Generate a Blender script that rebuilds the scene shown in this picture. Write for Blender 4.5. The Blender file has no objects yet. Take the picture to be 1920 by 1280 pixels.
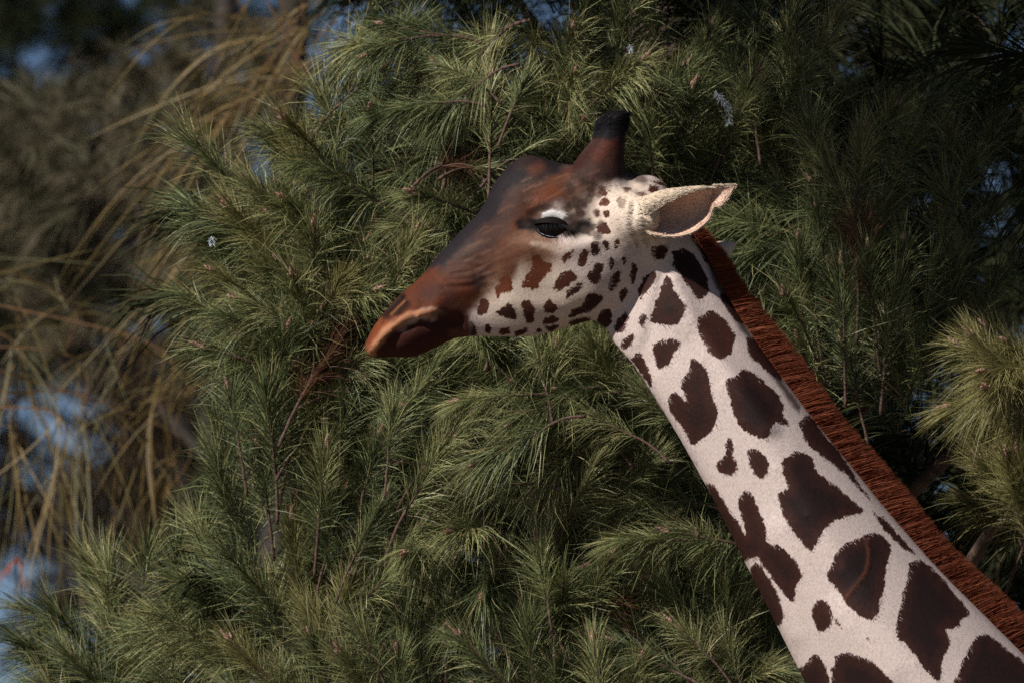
import bpy, bmesh, math, random
import numpy as np
from mathutils import Vector, Matrix

random.seed(7)
rng = np.random.default_rng(11)
S = bpy.context.scene
C = S.collection

# ------------------------------------------------------------------ camera, sky, sun, exposure
D = 20.0                       # metres from the lens to the giraffe
Z0 = 3.8                       # height of the picture's centre at the giraffe
PITCH = math.radians(4.0)
cam_d = bpy.data.cameras.new("camera")
cam = bpy.data.objects.new("camera", cam_d)
C.objects.link(cam)
cam_d.sensor_width = 36.0
cam_d.lens = 36.0 * D / 1.92
cam_d.clip_end = 5000.0
cam.location = (0, -D * math.cos(PITCH), Z0 - D * math.sin(PITCH))
cam.rotation_euler = (math.pi / 2 + PITCH, 0, 0)
cam_d.dof.use_dof = True
cam_d.dof.focus_distance = D + 0.10
cam_d.dof.aperture_fstop = 7.1
cam_d.dof.aperture_blades = 8
S.camera = cam

SUN_TO = Vector((-0.63, -0.52, 0.60)).normalized()      # direction towards the sun
sun_el = math.asin(SUN_TO.z)
sun_az = math.atan2(SUN_TO.x, SUN_TO.y)
w = bpy.data.worlds.new("World")
S.world = w
w.use_nodes = True
nt = w.node_tree
bg = nt.nodes["Background"]
sky = nt.nodes.new("ShaderNodeTexSky")
sky.sky_type = 'NISHITA'
sky.sun_disc = False
sky.sun_elevation = sun_el
sky.sun_rotation = sun_az
sky.air_density = 0.42
sky.dust_density = 0.1
sky.ozone_density = 2.0
nt.links.new(sky.outputs[0], bg.inputs[0])
bg.inputs[1].default_value = 0.05
sl = bpy.data.lights.new("sun", 'SUN')
sl.energy = 5.0
sl.angle = math.radians(0.53)
sl.color = (1.0, 0.965, 0.92)
sun = bpy.data.objects.new("sun", sl)
C.objects.link(sun)
sun.location = (-5, -8, 12)
sun.rotation_euler = SUN_TO.to_track_quat('Z', 'Y').to_euler()
S.view_settings.view_transform = 'Standard'
S.view_settings.look = 'None'
S.view_settings.gamma = 1.0
S.view_settings.use_curve_mapping = False
S.view_settings.exposure = 0.18
S.render.engine = 'CYCLES'
S.cycles.max_bounces = 6
S.cycles.diffuse_bounces = 1
S.cycles.glossy_bounces = 2
S.cycles.transmission_bounces = 3
S.cycles.transparent_max_bounces = 4
S.cycles.use_denoising = False

# ------------------------------------------------------------------ helpers
KY = math.cos(PITCH)


def W(px, py, y=0.0):
    """photograph units (mm at the giraffe) to a world point at depth y"""
    return np.array([(px - 960.0) / 1000.0, y, Z0 + (640.0 - py) / 1000.0 / KY])


def srgb(r, g, b):
    def f(c):
        c /= 255.0
        return c / 12.92 if c <= 0.04045 else ((c + 0.055) / 1.055) ** 2.4
    return (f(r), f(g), f(b))


def catmull(P, n):
    P = np.asarray(P, float)
    Q = np.vstack([2 * P[0] - P[1], P, 2 * P[-1] - P[-2]])
    out = []
    for i in range(1, len(Q) - 2):
        for k in range(n):
            t = k / n
            a, b, c, d = Q[i - 1], Q[i], Q[i + 1], Q[i + 2]
            out.append(0.5 * (2 * b + (c - a) * t + (2 * a - 5 * b + 4 * c - d) * t * t + (3 * b - a - 3 * c + d) * t ** 3))
    out.append(P[-1])
    return np.array(out)


def mesh_np(name, V, F, mats=(), smooth=False):
    """V (n,3), F list of (m,k) index arrays"""
    me = bpy.data.meshes.new(name)
    if isinstance(F, np.ndarray):
        F = [F]
    V = np.ascontiguousarray(V, dtype=np.float32)
    me.vertices.add(len(V))
    me.vertices.foreach_set("co", V.ravel())
    li = np.concatenate([f.ravel() for f in F]).astype(np.int32)
    tot = np.concatenate([np.full(len(f), f.shape[1]) for f in F])
    st = np.concatenate([[0], np.cumsum(tot)[:-1]]).astype(np.int32)
    me.loops.add(len(li))
    me.loops.foreach_set("vertex_index", li)
    me.polygons.add(len(tot))
    me.polygons.foreach_set("loop_start", st)
    if smooth:
        me.polygons.foreach_set("use_smooth", np.ones(len(tot), dtype=bool))
    for m in mats:
        me.materials.append(m)
    me.update(calc_edges=True)
    return me


def attr_f(me, name, vals):
    a = me.attributes.new(name, 'FLOAT', 'POINT')
    a.data.foreach_set("value", np.ascontiguousarray(vals, dtype=np.float32))


def attr_c(me, name, rgb):
    a = me.attributes.new(name, 'FLOAT_COLOR', 'POINT')
    c = np.ones((len(rgb), 4), dtype=np.float32)
    c[:, :3] = rgb
    a.data.foreach_set("color", c.ravel())


def link(name, me, parent=None, kind=None):
    o = bpy.data.objects.new(name, me)
    C.objects.link(o)
    if parent is not None:
        o.parent = parent
        o.matrix_parent_inverse = parent.matrix_world.inverted() if False else Matrix.Identity(4)
    if kind:
        o['kind'] = kind
    return o


def thing(name, label, cat, loc=(0, 0, 0), group=None):
    o = bpy.data.objects.new(name, None)
    C.objects.link(o)
    o.location = loc
    o.empty_display_size = 0.2
    o['label'] = label
    o['category'] = cat
    if group:
        o['group'] = group
    return o


def tag(o, label, cat, group=None):
    o['label'] = label
    o['category'] = cat
    if group:
        o['group'] = group


def tube(P, R, seg=8, cap=True):
    """tapered tube along points P with radii R -> V, [quads, caps]"""
    P = np.asarray(P, float)
    n = len(P)
    T = np.gradient(P, axis=0)
    T /= np.linalg.norm(T, axis=1)[:, None] + 1e-9
    ref = np.array([0.0, 1.0, 0.0]) if abs(T[0][1]) < 0.8 else np.array([1.0, 0, 0])
    V = []
    for i in range(n):
        a = np.cross(T[i], ref)
        a /= np.linalg.norm(a) + 1e-9
        b = np.cross(T[i], a)
        for k in range(seg):
            th = 2 * math.pi * k / seg
            V.append(P[i] + R[i] * (math.cos(th) * a + math.sin(th) * b))
    F = []
    for i in range(n - 1):
        for k in range(seg):
            F.append((i * seg + k, i * seg + (k + 1) % seg, (i + 1) * seg + (k + 1) % seg, (i + 1) * seg + k))
    V = np.array(V)
    F = np.array(F)
    out = [F]
    if cap:
        out.append(np.array([list(range(seg))[::-1], list(range((n - 1) * seg, n * seg))]))
    return V, out


def join(parts):
    """list of (V, [F..]) -> V, [F by size]"""
    Vs, Fs, off = [], {}, 0
    for V, F in parts:
        if isinstance(F, np.ndarray):
            F = [F]
        for f in F:
            Fs.setdefault(f.shape[1], []).append(f + off)
        Vs.append(V)
        off += len(V)
    return np.vstack(Vs), [np.vstack(v) for v in Fs.values()]


# ------------------------------------------------------------------ materials
def new_mat(name):
    m = bpy.data.materials.new(name)
    m.use_nodes = True
    return m, m.node_tree.nodes, m.node_tree.links, m.node_tree.nodes["Principled BSDF"]


def set_spec(p, v):
    p.inputs["Specular IOR Level"].default_value = v


def mat_needle(name, cols, rough=0.5, spec=0.3, transl=0.18, rand=0.35):
    """cols: dark, mid, light linear colours, picked per needle, shifted per tuft"""
    m, N, L, p = new_mat(name)
    a = N.new("ShaderNodeAttribute"); a.attribute_name = "tint"
    oi = N.new("ShaderNodeObjectInfo")
    mx = N.new("ShaderNodeMath"); mx.operation = 'MULTIPLY_ADD'
    L.new(oi.outputs["Random"], mx.inputs[0])
    mx.inputs[1].default_value = rand
    L.new(a.outputs["Fac"], mx.inputs[2])
    r = N.new("ShaderNodeValToRGB")
    el = r.color_ramp.elements
    el[0].position = 0.0; el[0].color = (*cols[0], 1)
    el[1].position = 1.0; el[1].color = (*cols[-1], 1)
    for i, c in enumerate(cols[1:-1]):
        e = el.new((i + 1) / (len(cols) - 1)); e.color = (*c, 1)
    L.new(mx.outputs[0], r.inputs[0])
    L.new(r.outputs[0], p.inputs["Base Color"])
    p.inputs["Roughness"].default_value = rough
    set_spec(p, spec)
    tr = N.new("ShaderNodeBsdfTranslucent")
    L.new(r.outputs[0], tr.inputs[0])
    ms = N.new("ShaderNodeMixShader")
    ms.inputs[0].default_value = transl
    L.new(p.outputs[0], ms.inputs[1]); L.new(tr.outputs[0], ms.inputs[2])
    L.new(ms.outputs[0], N["Material Output"].inputs[0])
    return m


def mat_bark(name, c1, c2, scale=60, rough=0.85):
    m, N, L, p = new_mat(name)
    tc = N.new("ShaderNodeTexCoord")
    n = N.new("ShaderNodeTexNoise"); n.inputs["Scale"].default_value = scale; n.inputs["Detail"].default_value = 5
    L.new(tc.outputs["Object"], n.inputs["Vector"])
    r = N.new("ShaderNodeValToRGB")
    r.color_ramp.elements[0].position = 0.3; r.color_ramp.elements[0].color = (*c1, 1)
    r.color_ramp.elements[1].position = 0.7; r.color_ramp.elements[1].color = (*c2, 1)
    L.new(n.outputs[0], r.inputs[0]); L.new(r.outputs[0], p.inputs["Base Color"])
    b = N.new("ShaderNodeBump"); b.inputs["Strength"].default_value = 0.6; b.inputs["Distance"].default_value = 0.004
    L.new(n.outputs[0], b.inputs["Height"]); L.new(b.outputs[0], p.inputs["Normal"])
    p.inputs["Roughness"].default_value = rough
    return m


M_PINE = mat_needle("pine_needles", [(0.013, 0.022, 0.009), (0.037, 0.056, 0.021), (0.112, 0.138, 0.052), (0.24, 0.255, 0.10), (0.42, 0.38, 0.17), (0.18, 0.11, 0.055)], rough=.45, spec=0.35, transl=.06, rand=0.36)
M_PINE_Y = mat_needle("yellow_pine_needles", [(0.07, 0.075, 0.024), (0.15, 0.145, 0.045), (0.28, 0.245, 0.09), (0.42, 0.34, 0.15)], spec=0.4)
M_PINE_D = mat_needle("inner_needles", [(0.010, 0.014, 0.006), (0.018, 0.025, 0.010), (0.030, 0.036, 0.014), (0.045, 0.034, 0.018)], rough=.7, spec=.08, transl=.03)  # darkened needles: shade of the inner crown put into the colour
M_DRY = mat_needle("dry_needles", [(0.06, 0.025, 0.012), (0.12, 0.05, 0.024), (0.17, 0.085, 0.045)])
M_GOLD = mat_needle("golden_needles", [(0.09, 0.055, 0.017), (0.17, 0.108, 0.032), (0.24, 0.165, 0.058), (0.17, 0.155, 0.075)], rand=0.2)
M_RED = mat_needle("red_dead_needles", [(0.10, 0.022, 0.010), (0.22, 0.05, 0.022), (0.30, 0.09, 0.04)], rand=0)
M_BROWN = mat_needle("brown_far_needles", [(0.012, 0.009, 0.006), (0.028, 0.019, 0.010), (0.055, 0.033, 0.016)], transl=.05)
M_FAR = mat_needle("far_needles", [(0.034, 0.038, 0.019), (0.070, 0.070, 0.036), (0.12, 0.108, 0.060), (0.19, 0.14, 0.095)], rough=0.7, spec=0.2)
M_TWIG = mat_bark("twig_bark", srgb(54, 39, 32), srgb(104, 78, 64), 180)
M_BARK = mat_bark("pine_bark", srgb(48, 36, 30), srgb(105, 82, 68), 25)
M_BUD = mat_bark("bud_scales", srgb(124, 82, 66), srgb(204, 164, 144), 260, 0.7)
M_TREE = bpy.data.materials  # keeps the name space together

# ------------------------------------------------------------------ ground
gm, N, L, p = new_mat("dry_soil")
tc = N.new("ShaderNodeTexCoord")
n1 = N.new("ShaderNodeTexNoise"); n1.inputs["Scale"].default_value = 0.6; n1.inputs["Detail"].default_value = 9
L.new(tc.outputs["Object"], n1.inputs["Vector"])
r = N.new("ShaderNodeValToRGB")
r.color_ramp.elements[0].position = 0.35; r.color_ramp.elements[0].color = (0.10, 0.075, 0.05, 1)
r.color_ramp.elements[1].position = 0.68; r.color_ramp.elements[1].color = (0.18, 0.14, 0.10, 1)
L.new(n1.outputs[0], r.inputs[0]); L.new(r.outputs[0], p.inputs["Base Color"])
b = N.new("ShaderNodeBump"); b.inputs["Distance"].default_value = 0.05
L.new(n1.outputs[0], b.inputs["Height"]); L.new(b.outputs[0], p.inputs["Normal"])
p.inputs["Roughness"].default_value = 0.95
gr = np.linspace(0, 1, 41)
rr = np.concatenate([np.linspace(0, 60, 21), np.geomspace(80, 3000, 12)])
GV = [(0, 0, 0)]
GF4, GF3 = [], []
for i, q in enumerate(rr[1:]):
    for k in range(48):
        th = 2 * math.pi * k / 48
        x, y = q * math.cos(th), q * math.sin(th)
        h = (0.06 * math.sin(x * 0.9) * math.cos(y * 0.7)) if q < 60 and abs(x) > 4 else 0.0
        GV.append((x, y, h))
for k in range(48):
    GF3.append((0, 1 + k, 1 + (k + 1) % 48))
for i in range(len(rr) - 2):
    for k in range(48):
        a = 1 + i * 48
        GF4.append((a + k, a + 48 + k, a + 48 + (k + 1) % 48, a + (k + 1) % 48))
g = link("ground", mesh_np("ground", np.array(GV, float), [np.array(GF4), np.array(GF3)], [gm], True), kind="structure")

# ------------------------------------------------------------------ needle tufts
def ribbons(base, dirs, length, droop, width, curl, r, nseg=3, tint=None):
    """needles as tapering ribbons; returns V, F, tint"""
    n = len(base)
    ts = np.linspace(0, 1, nseg + 1)
    g = np.array([0, 0, -1.0])
    cv = r.normal(size=(n, 3))
    cv -= (cv * dirs).sum(1)[:, None] * dirs
    cv /= np.linalg.norm(cv, axis=1)[:, None] + 1e-9
    sd = r.normal(size=(n, 3))
    sd -= (sd * dirs).sum(1)[:, None] * dirs
    sd /= np.linalg.norm(sd, axis=1)[:, None] + 1e-9
    V = np.zeros((n, nseg + 1, 2, 3))
    for i, t in enumerate(ts):
        c = base + dirs * (length * t)[:, None] + g * (droop * length * t * t)[:, None] + cv * (curl * length * t * t)[:, None]
        ww = width * (1.0 if t < 0.7 else (1 - (t - 0.7) / 0.3 * 0.85))
        V[:, i, 0] = c - sd * (ww / 2)[:, None]
        V[:, i, 1] = c + sd * (ww / 2)[:, None]
    idx = np.arange(n)[:, None] * (2 * (nseg + 1))
    F = []
    for i in range(nseg):
        F.append(np.stack([idx[:, 0] + 2 * i, idx[:, 0] + 2 * i + 1, idx[:, 0] + 2 * i + 3, idx[:, 0] + 2 * i + 2], 1))
    if tint is None:
        tint = np.where(r.random(n) < 0.04, 0.95, r.beta(1.8, 3.0, size=n) * 0.72)
    T = np.repeat(tint, 2 * (nseg + 1)).reshape(n, nseg + 1, 2)
    T = T + (ts ** 2)[None, :, None] * 0.12
    return V.reshape(-1, 3), np.concatenate(F), T.ravel()


def basis(axis):
    axis = axis / np.linalg.norm(axis)
    ref = np.array([0, 0, 1.0]) if abs(axis[2]) < 0.9 else np.array([1.0, 0, 0])
    a = np.cross(axis, ref); a /= np.linalg.norm(a)
    return axis, a, np.cross(axis, a)


def tuft_arrays(el, n, seed, L=0.16, nl=(0.058, 0.112), width=0.00092, droop=(0.0, 0.4), spread=(7, 54), nseg=3, curl=0.20):
    """one shoot: axis rises at elevation el (deg) in the local +X/+Z plane"""
    r = np.random.default_rng(seed)
    e = math.radians(el)
    axis = np.array([math.cos(e), 0, math.sin(e)])
    ax, u, v = basis(axis)
    s = r.beta(1.6, 1.0, size=n)                       # position along the shoot
    bend = np.array([0, 0, -1.0]) * 0.0
    base = ax[None] * (s * L)[:, None]
    ang = np.radians(spread[0] + (spread[1] - spread[0]) * (1 - s) ** 0.7 * r.uniform(0.55, 1.25, n) + r.normal(0, 11, n))
    ph = r.uniform(0, 2 * math.pi, n)
    ph = ph + 0.5 * np.sin(ph * 3 + seed)              # fascicles group to one side or another
    d = ax[None] * np.cos(ang)[:, None] + (u[None] * np.cos(ph)[:, None] + v[None] * np.sin(ph)[:, None]) * np.sin(ang)[:, None]
    base = base + (u[None] * np.cos(ph)[:, None] + v[None] * np.sin(ph)[:, None]) * 0.003
    ln = r.uniform(nl[0], nl[1], n) * (0.85 + 0.15 * s)
    dr = r.uniform(droop[0], droop[1], n)
    wd = r.uniform(0.75, 1.25, n) * width
    cu = r.uniform(0, curl, n) + (r.random(n) < 0.15) * r.uniform(.15, .7, n)
    return ribbons(base, d, ln, dr, wd, cu, r, nseg), axis * L


def twig_arrays(tip, seed, r0=0.0032, r1=0.0022, back=0.07):
    r = np.random.default_rng(seed)
    ax = tip / np.linalg.norm(tip)
    P = [ax * -back + np.array([0, 0, -0.02]), ax * (-back * 0.5) + np.array([0, 0, -0.006]), np.zeros(3), tip * 0.5 + r.normal(0, .003, 3), tip]
    P = catmull(P, 3)
    R = np.linspace(r0, r1, len(P)) * (1 + 0.22 * np.sin(np.arange(len(P)) * 2.3))
    return tube(P, R, 6)


def bud_arrays(tip, seed, h=0.032, rad=0.0052):
    r = np.random.default_rng(seed)
    ax, u, v = basis(tip)
    parts = []
    prof = [0.0, 0.55, 0.9, 1.0, 0.95, 0.78, 0.55, 0.3, 0.06]
    P = [tip + ax * (h * i / 8) for i in range(9)]
    R = [max(rad * q, 0.0003) for q in prof]
    parts.append(tube(P, R, 8))
    for k in range(22):                                  # overlapping scales
        t = 0.08 + 0.8 * k / 22
        th = k * 2.4
        o = u * math.cos(th) + v * math.sin(th)
        s = np.cross(ax, o)
        rr_ = rad * np.interp(t, np.linspace(0, 1, 9), prof)
        c = tip + ax * (h * t) + o * rr_ * 0.95
        q = np.array([c - s * rad * .45, c + s * rad * .45, c + ax * h * .17 + o * rad * .42])
        parts.append((q, np.array([[0, 1, 2]])))
    if seed % 3 == 0:                                    # side buds round the leading one
        for k in range(3):
            th = k * 2.1 + seed
            o = u * math.cos(th) + v * math.sin(th)
            P = [tip + o * 0.004 + (ax * .85 + o * .35) * (h * .55 * i / 5) for i in range(6)]
            parts.append(tube(P, [rad * q for q in (0.3, .55, .6, .5, .3, .05)], 6))
    return join(parts)


ELS = [80, 62, 45, 30, 12, -8, -30]
VAR = []
for i, el in enumerate(ELS):
    for k in range(2):
        sd = 100 + i * 10 + k
        dr = (0.0, 0.32) if el > 30 else (0.05, 0.55)
        if k == 0:
            (V, F, T), tip = tuft_arrays(el, 440, sd, L=0.145, droop=dr)
        else:
            (V, F, T), tip = tuft_arrays(el, 360, sd, L=0.105, nl=(0.055, 0.105), droop=dr, spread=(8, 68))
        me = mesh_np("needle_tuft", V, F, [M_PINE]); attr_f(me, "tint", T)
        tip = tip * 1.12
        tv, tf = twig_arrays(tip, sd)
        tm = mesh_np("twig", tv, tf, [M_TWIG], True)
        bv, bf = bud_arrays(tip, sd)
        bm_ = mesh_np("bud", bv, bf, [M_BUD], False)
        mey = me.copy(); mey.materials.clear(); mey.materials.append(M_PINE_Y)
        med = me.copy(); med.materials.clear(); med.materials.append(M_DRY)
        VAR.append(dict(el=el, me=me, mey=mey, med=med, tm=tm, bm=bm_, V=V, F=F, T=T, tip=tip))
LOW = []                                                  # coarser tufts for masses
for i, el in enumerate(ELS):
    (V, F, T), tip = tuft_arrays(el, 90, 300 + i, L=0.18, nl=(0.10, 0.17), width=0.0030, nseg=2, droop=(0.2, 0.7))
    LOW.append((el, V, F, T))


def pick(lst, el):
    d = [abs((q['el'] if isinstance(q, dict) else q[0]) - el) + random.uniform(0, 8) for q in lst]
    return lst[int(np.argmin(d))]


def rotz(V, a):
    c, s = math.cos(a), math.sin(a)
    return V @ np.array([[c, s, 0], [-s, c, 0], [0, 0, 1]])


def mass(spots, lst, scale=(0.9, 1.3), tint_shift=0.0, keep=1.0):
    """join many tufts into V, F, tint.  spots: (pos, axis)"""
    Vs, Fs, Ts, off = [], [], [], 0
    for pos, ax in spots:
        el = math.degrees(math.asin(max(-1, min(1, ax[2] / np.linalg.norm(ax)))))
        q = pick(lst, el)
        V, F, T = (q['V'], q['F'], q['T']) if isinstance(q, dict) else q[1:]
        if keep < 1:                                     # the same shoot with fewer needles
            pn = 8
            nd = len(V) // pn
            kp = np.sort(np.random.default_rng(len(Vs)).permutation(nd)[:int(nd * keep)])
            V = V.reshape(nd, pn, 3)[kp].reshape(-1, 3); T = T.reshape(nd, pn)[kp].ravel()
            b8 = np.arange(len(kp)) * pn
            F = np.concatenate([np.stack([b8 + 2 * i, b8 + 2 * i + 1, b8 + 2 * i + 3, b8 + 2 * i + 2], 1) for i in range(3)])
        V = rotz(V * random.uniform(*scale), math.atan2(ax[1], ax[0])) + pos
        Vs.append(V); Fs.append(F + off); Ts.append(T + random.uniform(-0.08, 0.28) + tint_shift); off += len(V)
    return np.vstack(Vs), np.vstack(Fs), np.concatenate(Ts)


def inside(poly, x, y):
    c = False
    n = len(poly)
    for i in range(n):
        x1, y1 = poly[i]; x2, y2 = poly[(i + 1) % n]
        if (y1 > y) != (y2 > y) and x < (x2 - x1) * (y - y1) / (y2 - y1) + x1:
            c = not c
    return c


# ------------------------------------------------------------------ the pine behind the giraffe
pine = thing("pine_tree", "dense long-needled green pine with pinkish buds filling the view behind the giraffe", "tree", (0.30, 2.3, 0))
PL = np.array([0.30, 2.3, 0.0])

trunk_P = catmull([(0, 0, -0.1), (0.02, 0, 1.2), (-0.03, 0.04, 2.6), (0.03, 0.0, 4.0), (0, 0.05, 5.4), (0.05, 0, 7.0)], 6)
trunk_R = np.interp(np.linspace(0, 1, len(trunk_P)), [0, 0.05, 0.5, 1], [0.22, 0.17, 0.12, 0.03])
V, F = tube(trunk_P, trunk_R, 14)
link("trunk", mesh_np("trunk", V, F, [M_BARK], True), pine)

# clumps: x, y (mm), radius, depth of the clump's front, kind
CL = [
    (450, 330, 165, .62, ''), (620, 265, 170, .60, ''), (430, 520, 170, .60, ''), (590, 470, 175, .55, ''),
    (800, 110, 180, .62, ''), (770, 320, 170, .60, ''), (950, 190, 190, .62, ''), (1120, 90, 170, .64, ''),
    (1310, 120, 180, .66, ''), (1480, 50, 150, .72, ''), (1610, 190, 140, .62, 's'), (1830, 240, 130, .74, 's'),
    (1450, 350, 160, .72, ''), (1590, 330, 130, .72, ''), (1640, 480, 190, .58, ''), (1490, 530, 170, .60, ''),
    (1830, 430, 130, .80, 's'), (1915, 670, 100, .42, 'y'), (1940, 850, 85, .45, 'y'), (470, 700, 170, .58, ''),
    (620, 630, 170, .55, ''), (560, 860, 180, .58, ''), (770, 760, 200, .50, ''), (950, 760, 190, .46, 'd'),
    (1120, 680, 170, .55, ''), (1110, 880, 170, .60, ''), (690, 980, 190, .58, ''), (870, 1000, 190, .56, ''),
    (1050, 1050, 180, .56, ''), (1230, 960, 160, .60, ''), (1330, 1100, 150, .62, ''), (1250, 1190, 170, .58, ''),
    (940, 1210, 190, .54, ''), (720, 1190, 190, .56, ''), (470, 1020, 190, .75, ''), (300, 1090, 180, 1.0, ''),
    (130, 1180, 150, 1.1, ''), (380, 1230, 180, .80, ''), (560, 1200, 180, .66, ''), (140, 1310, 170, 1.0, ''),
    (700, 470, 150, .58, ''), (850, 600, 150, .55, ''), (1000, 620, 150, .55, ''), (1290, 260, 140, .78, ''),
    (1140, 300, 150, .70, ''), (1750, 130, 120, .95, 's'), (1100, 1260, 160, .56, ''), (1420, 1230, 140, .66, ''),
    (700, 80, 130, .74, ''), (1720, 600, 110, .75, 's'), 
    (1300, 760, 150, .75, ''), (900, 420, 150, .70, ''),
]
HOLES = [(725, 250, 55), (505, 940, 50), (258, 1105, 45)]
hole = lambda x, y, pad=0: any((x - a) ** 2 + (y - b_) ** 2 < (R_ + pad) ** 2 for a, b_, R_ in HOLES)
tufts = []
for (cx, cy, R, y0, kind) in CL:
    if cx <= 480 and cy < 900:
        cx += 45
    n = {'': 13, 's': 6, 'y': 13, 'd': 12}[kind]
    edge_pull = max(0.0, min(1.0, (640 - cx) / 200)) * (1 if cy < 900 else .4)
    cd_ = np.array([random.gauss(-.45 * edge_pull, .5), random.gauss(-.10, .2), random.gauss(.42, .36)])
    for k in range(n):
        rad = R * math.sqrt((k + 0.5) / n) * 0.95
        th = k * 2.39996 + cx * 0.37 + cy * 0.11
        dx, dy = rad * math.cos(th), rad * math.sin(th)
        if hole(cx + dx, cy + dy, 10):
            continue
        q = (rad / R) ** 2
        y = y0 + 0.04 + 0.24 * q + random.uniform(-0.03, 0.05)
        ax = cd_ + np.array([dx / R * .55 + random.gauss(0, .16), -0.22 + 0.12 * q + random.gauss(0, .18), -dy / R * 0.45 + 0.22 + random.gauss(0, .16)])
        if kind == 'd':
            ax[2] -= 0.6
        tufts.append([W(cx + dx, cy + dy, y) , ax / np.linalg.norm(ax), kind, y])
for t in tufts:
    t[0] = t[0] - t[1] * 0.10                            # the shoot starts inside the clump
tufts.sort(key=lambda t: t[3])
nb = 0
for i, (pos, ax, kind, y) in enumerate(tufts[:300]):
    el = math.degrees(math.asin(ax[2]))
    q = pick(VAR, el)
    me = q['med'] if kind != 'y' and random.random() < .03 else q['mey'] if kind == 'y' or (pos[0] < -.30 and random.random() < .14) else q['me']  # some left tufts take yellow needles to colour in the sunlit edge
    o = link("needle_tuft", me, pine)
    o.location = pos - PL
    sc = random.uniform(0.85, 1.12)
    o.scale = (sc, sc, sc)
    o.rotation_euler = (random.gauss(0, .12), random.gauss(0, .10), math.atan2(ax[1], ax[0]))
    t_ = link("twig", q['tm'], o)
    if random.random() < 0.75:
        b_ = link("bud", q['bm'], o)
        nb += 1
# the shoots past three hundred, the inner crown and the crown round the view
rest = [(t[0] - PL, t[1]) for t in tufts[300:]]
edge = [(690, -900), (680, 0), (640, 150), (500, 190), (400, 260), (350, 330), (350, 500), (380, 640), (390, 830),
        (330, 930), (230, 1020), (60, 1130), (-60, 1250), (-300, 1500), (-300, 2200), (2700, 2200), (2700, -900)]
outer, inner = [], []
for k in range(5200):
    x, yv = random.uniform(-300, 2700), random.uniform(-900, 2000)
    if not inside(edge, x, yv):
        continue
    frame = -60 < x < 1980 and -60 < yv < 1340
    if -160 < x < 2080 and -190 < yv < 1460:
        continue
    if len(outer) > 200:
        break
    y = random.uniform(0.6, 1.3)
    ax = np.array([random.gauss(0, .6), -0.4 + random.gauss(0, .3), random.gauss(.35, .4)])
    outer.append((W(x, yv, y) - PL, ax / np.linalg.norm(ax)))
k = 0
while k < 390:
    x, yv = random.uniform(250, 2000), random.uniform(-80, 1360)
    if not inside(edge, x - 70, yv) or hole(x, yv, 70):
        continue
    y = random.uniform(1.0, 2.3)
    if x > 1530 and yv > 620 or x > 1640 and yv < 220:
        y = random.uniform(1.7, 2.6)
    ax = np.array([random.gauss(0, .6), random.gauss(-.1, .5), random.gauss(.2, .5)])
    inner.append((W(x, yv, y) - PL, ax / np.linalg.norm(ax)))
    k += 1
for k in range(200):                                      # unseen boughs added above the view to shade the pine's upper right
    q = W(random.uniform(880, 1560), random.uniform(-1000, -420), random.uniform(-.30, .35)) - PL
    ax = np.array([random.gauss(0, .5), -0.6 + random.gauss(0, .3), random.gauss(.1, .4)])
    outer.append((q, ax / np.linalg.norm(ax)))
for k in range(130):                                     # the crown goes on above the view, thickened to shade its interior
    q = W(random.uniform(420, 1500), random.uniform(-660, -290), random.uniform(.6, 1.25)) - PL
    ax = np.array([random.gauss(0, .5), -0.3 + random.gauss(0, .3), random.gauss(.4, .3)])
    outer.append((q, ax / np.linalg.norm(ax)))
V, F, T = mass(rest, VAR, keep=.72)
me = mesh_np("needle_mass", V, F, [M_PINE]); attr_f(me, "tint", T)
link("needle_mass", me, pine, "stuff")
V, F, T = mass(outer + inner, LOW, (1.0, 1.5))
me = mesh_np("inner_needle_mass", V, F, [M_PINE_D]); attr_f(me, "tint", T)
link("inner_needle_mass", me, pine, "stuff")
# limbs from the trunk to the clumps
for i, (cx, cy, R, y0, kind) in enumerate(CL):
    if i % 2 and kind == '':
        continue
    e = W(cx, cy, y0 + 0.46) - PL
    st = np.array([0.0, 0.0, max(0.8, e[2] - 0.25 - 0.25 * abs(e[0]))])
    mid = (st * .45 + e * .55) + np.array([random.gauss(0, .06), random.gauss(0, .05), -0.10])
    P = catmull([st, mid, e + np.array([0, 0.05, -0.03]), e + np.array([0.0, -0.02, 0.02])], 7)
    Rr = np.linspace(0.026, 0.0035, len(P))
    V, F = tube(P, Rr, 8)
    link("limb", mesh_np("limb", V, F, [M_BARK], True), pine)

# ------------------------------------------------------------------ giraffe
GB = np.array([1.9, 0.0, 0.0])
gir = thing("giraffe", "giraffe in profile facing left, cream coat with dark brown patches and reddish mane", "giraffe", tuple(GB))


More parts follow.
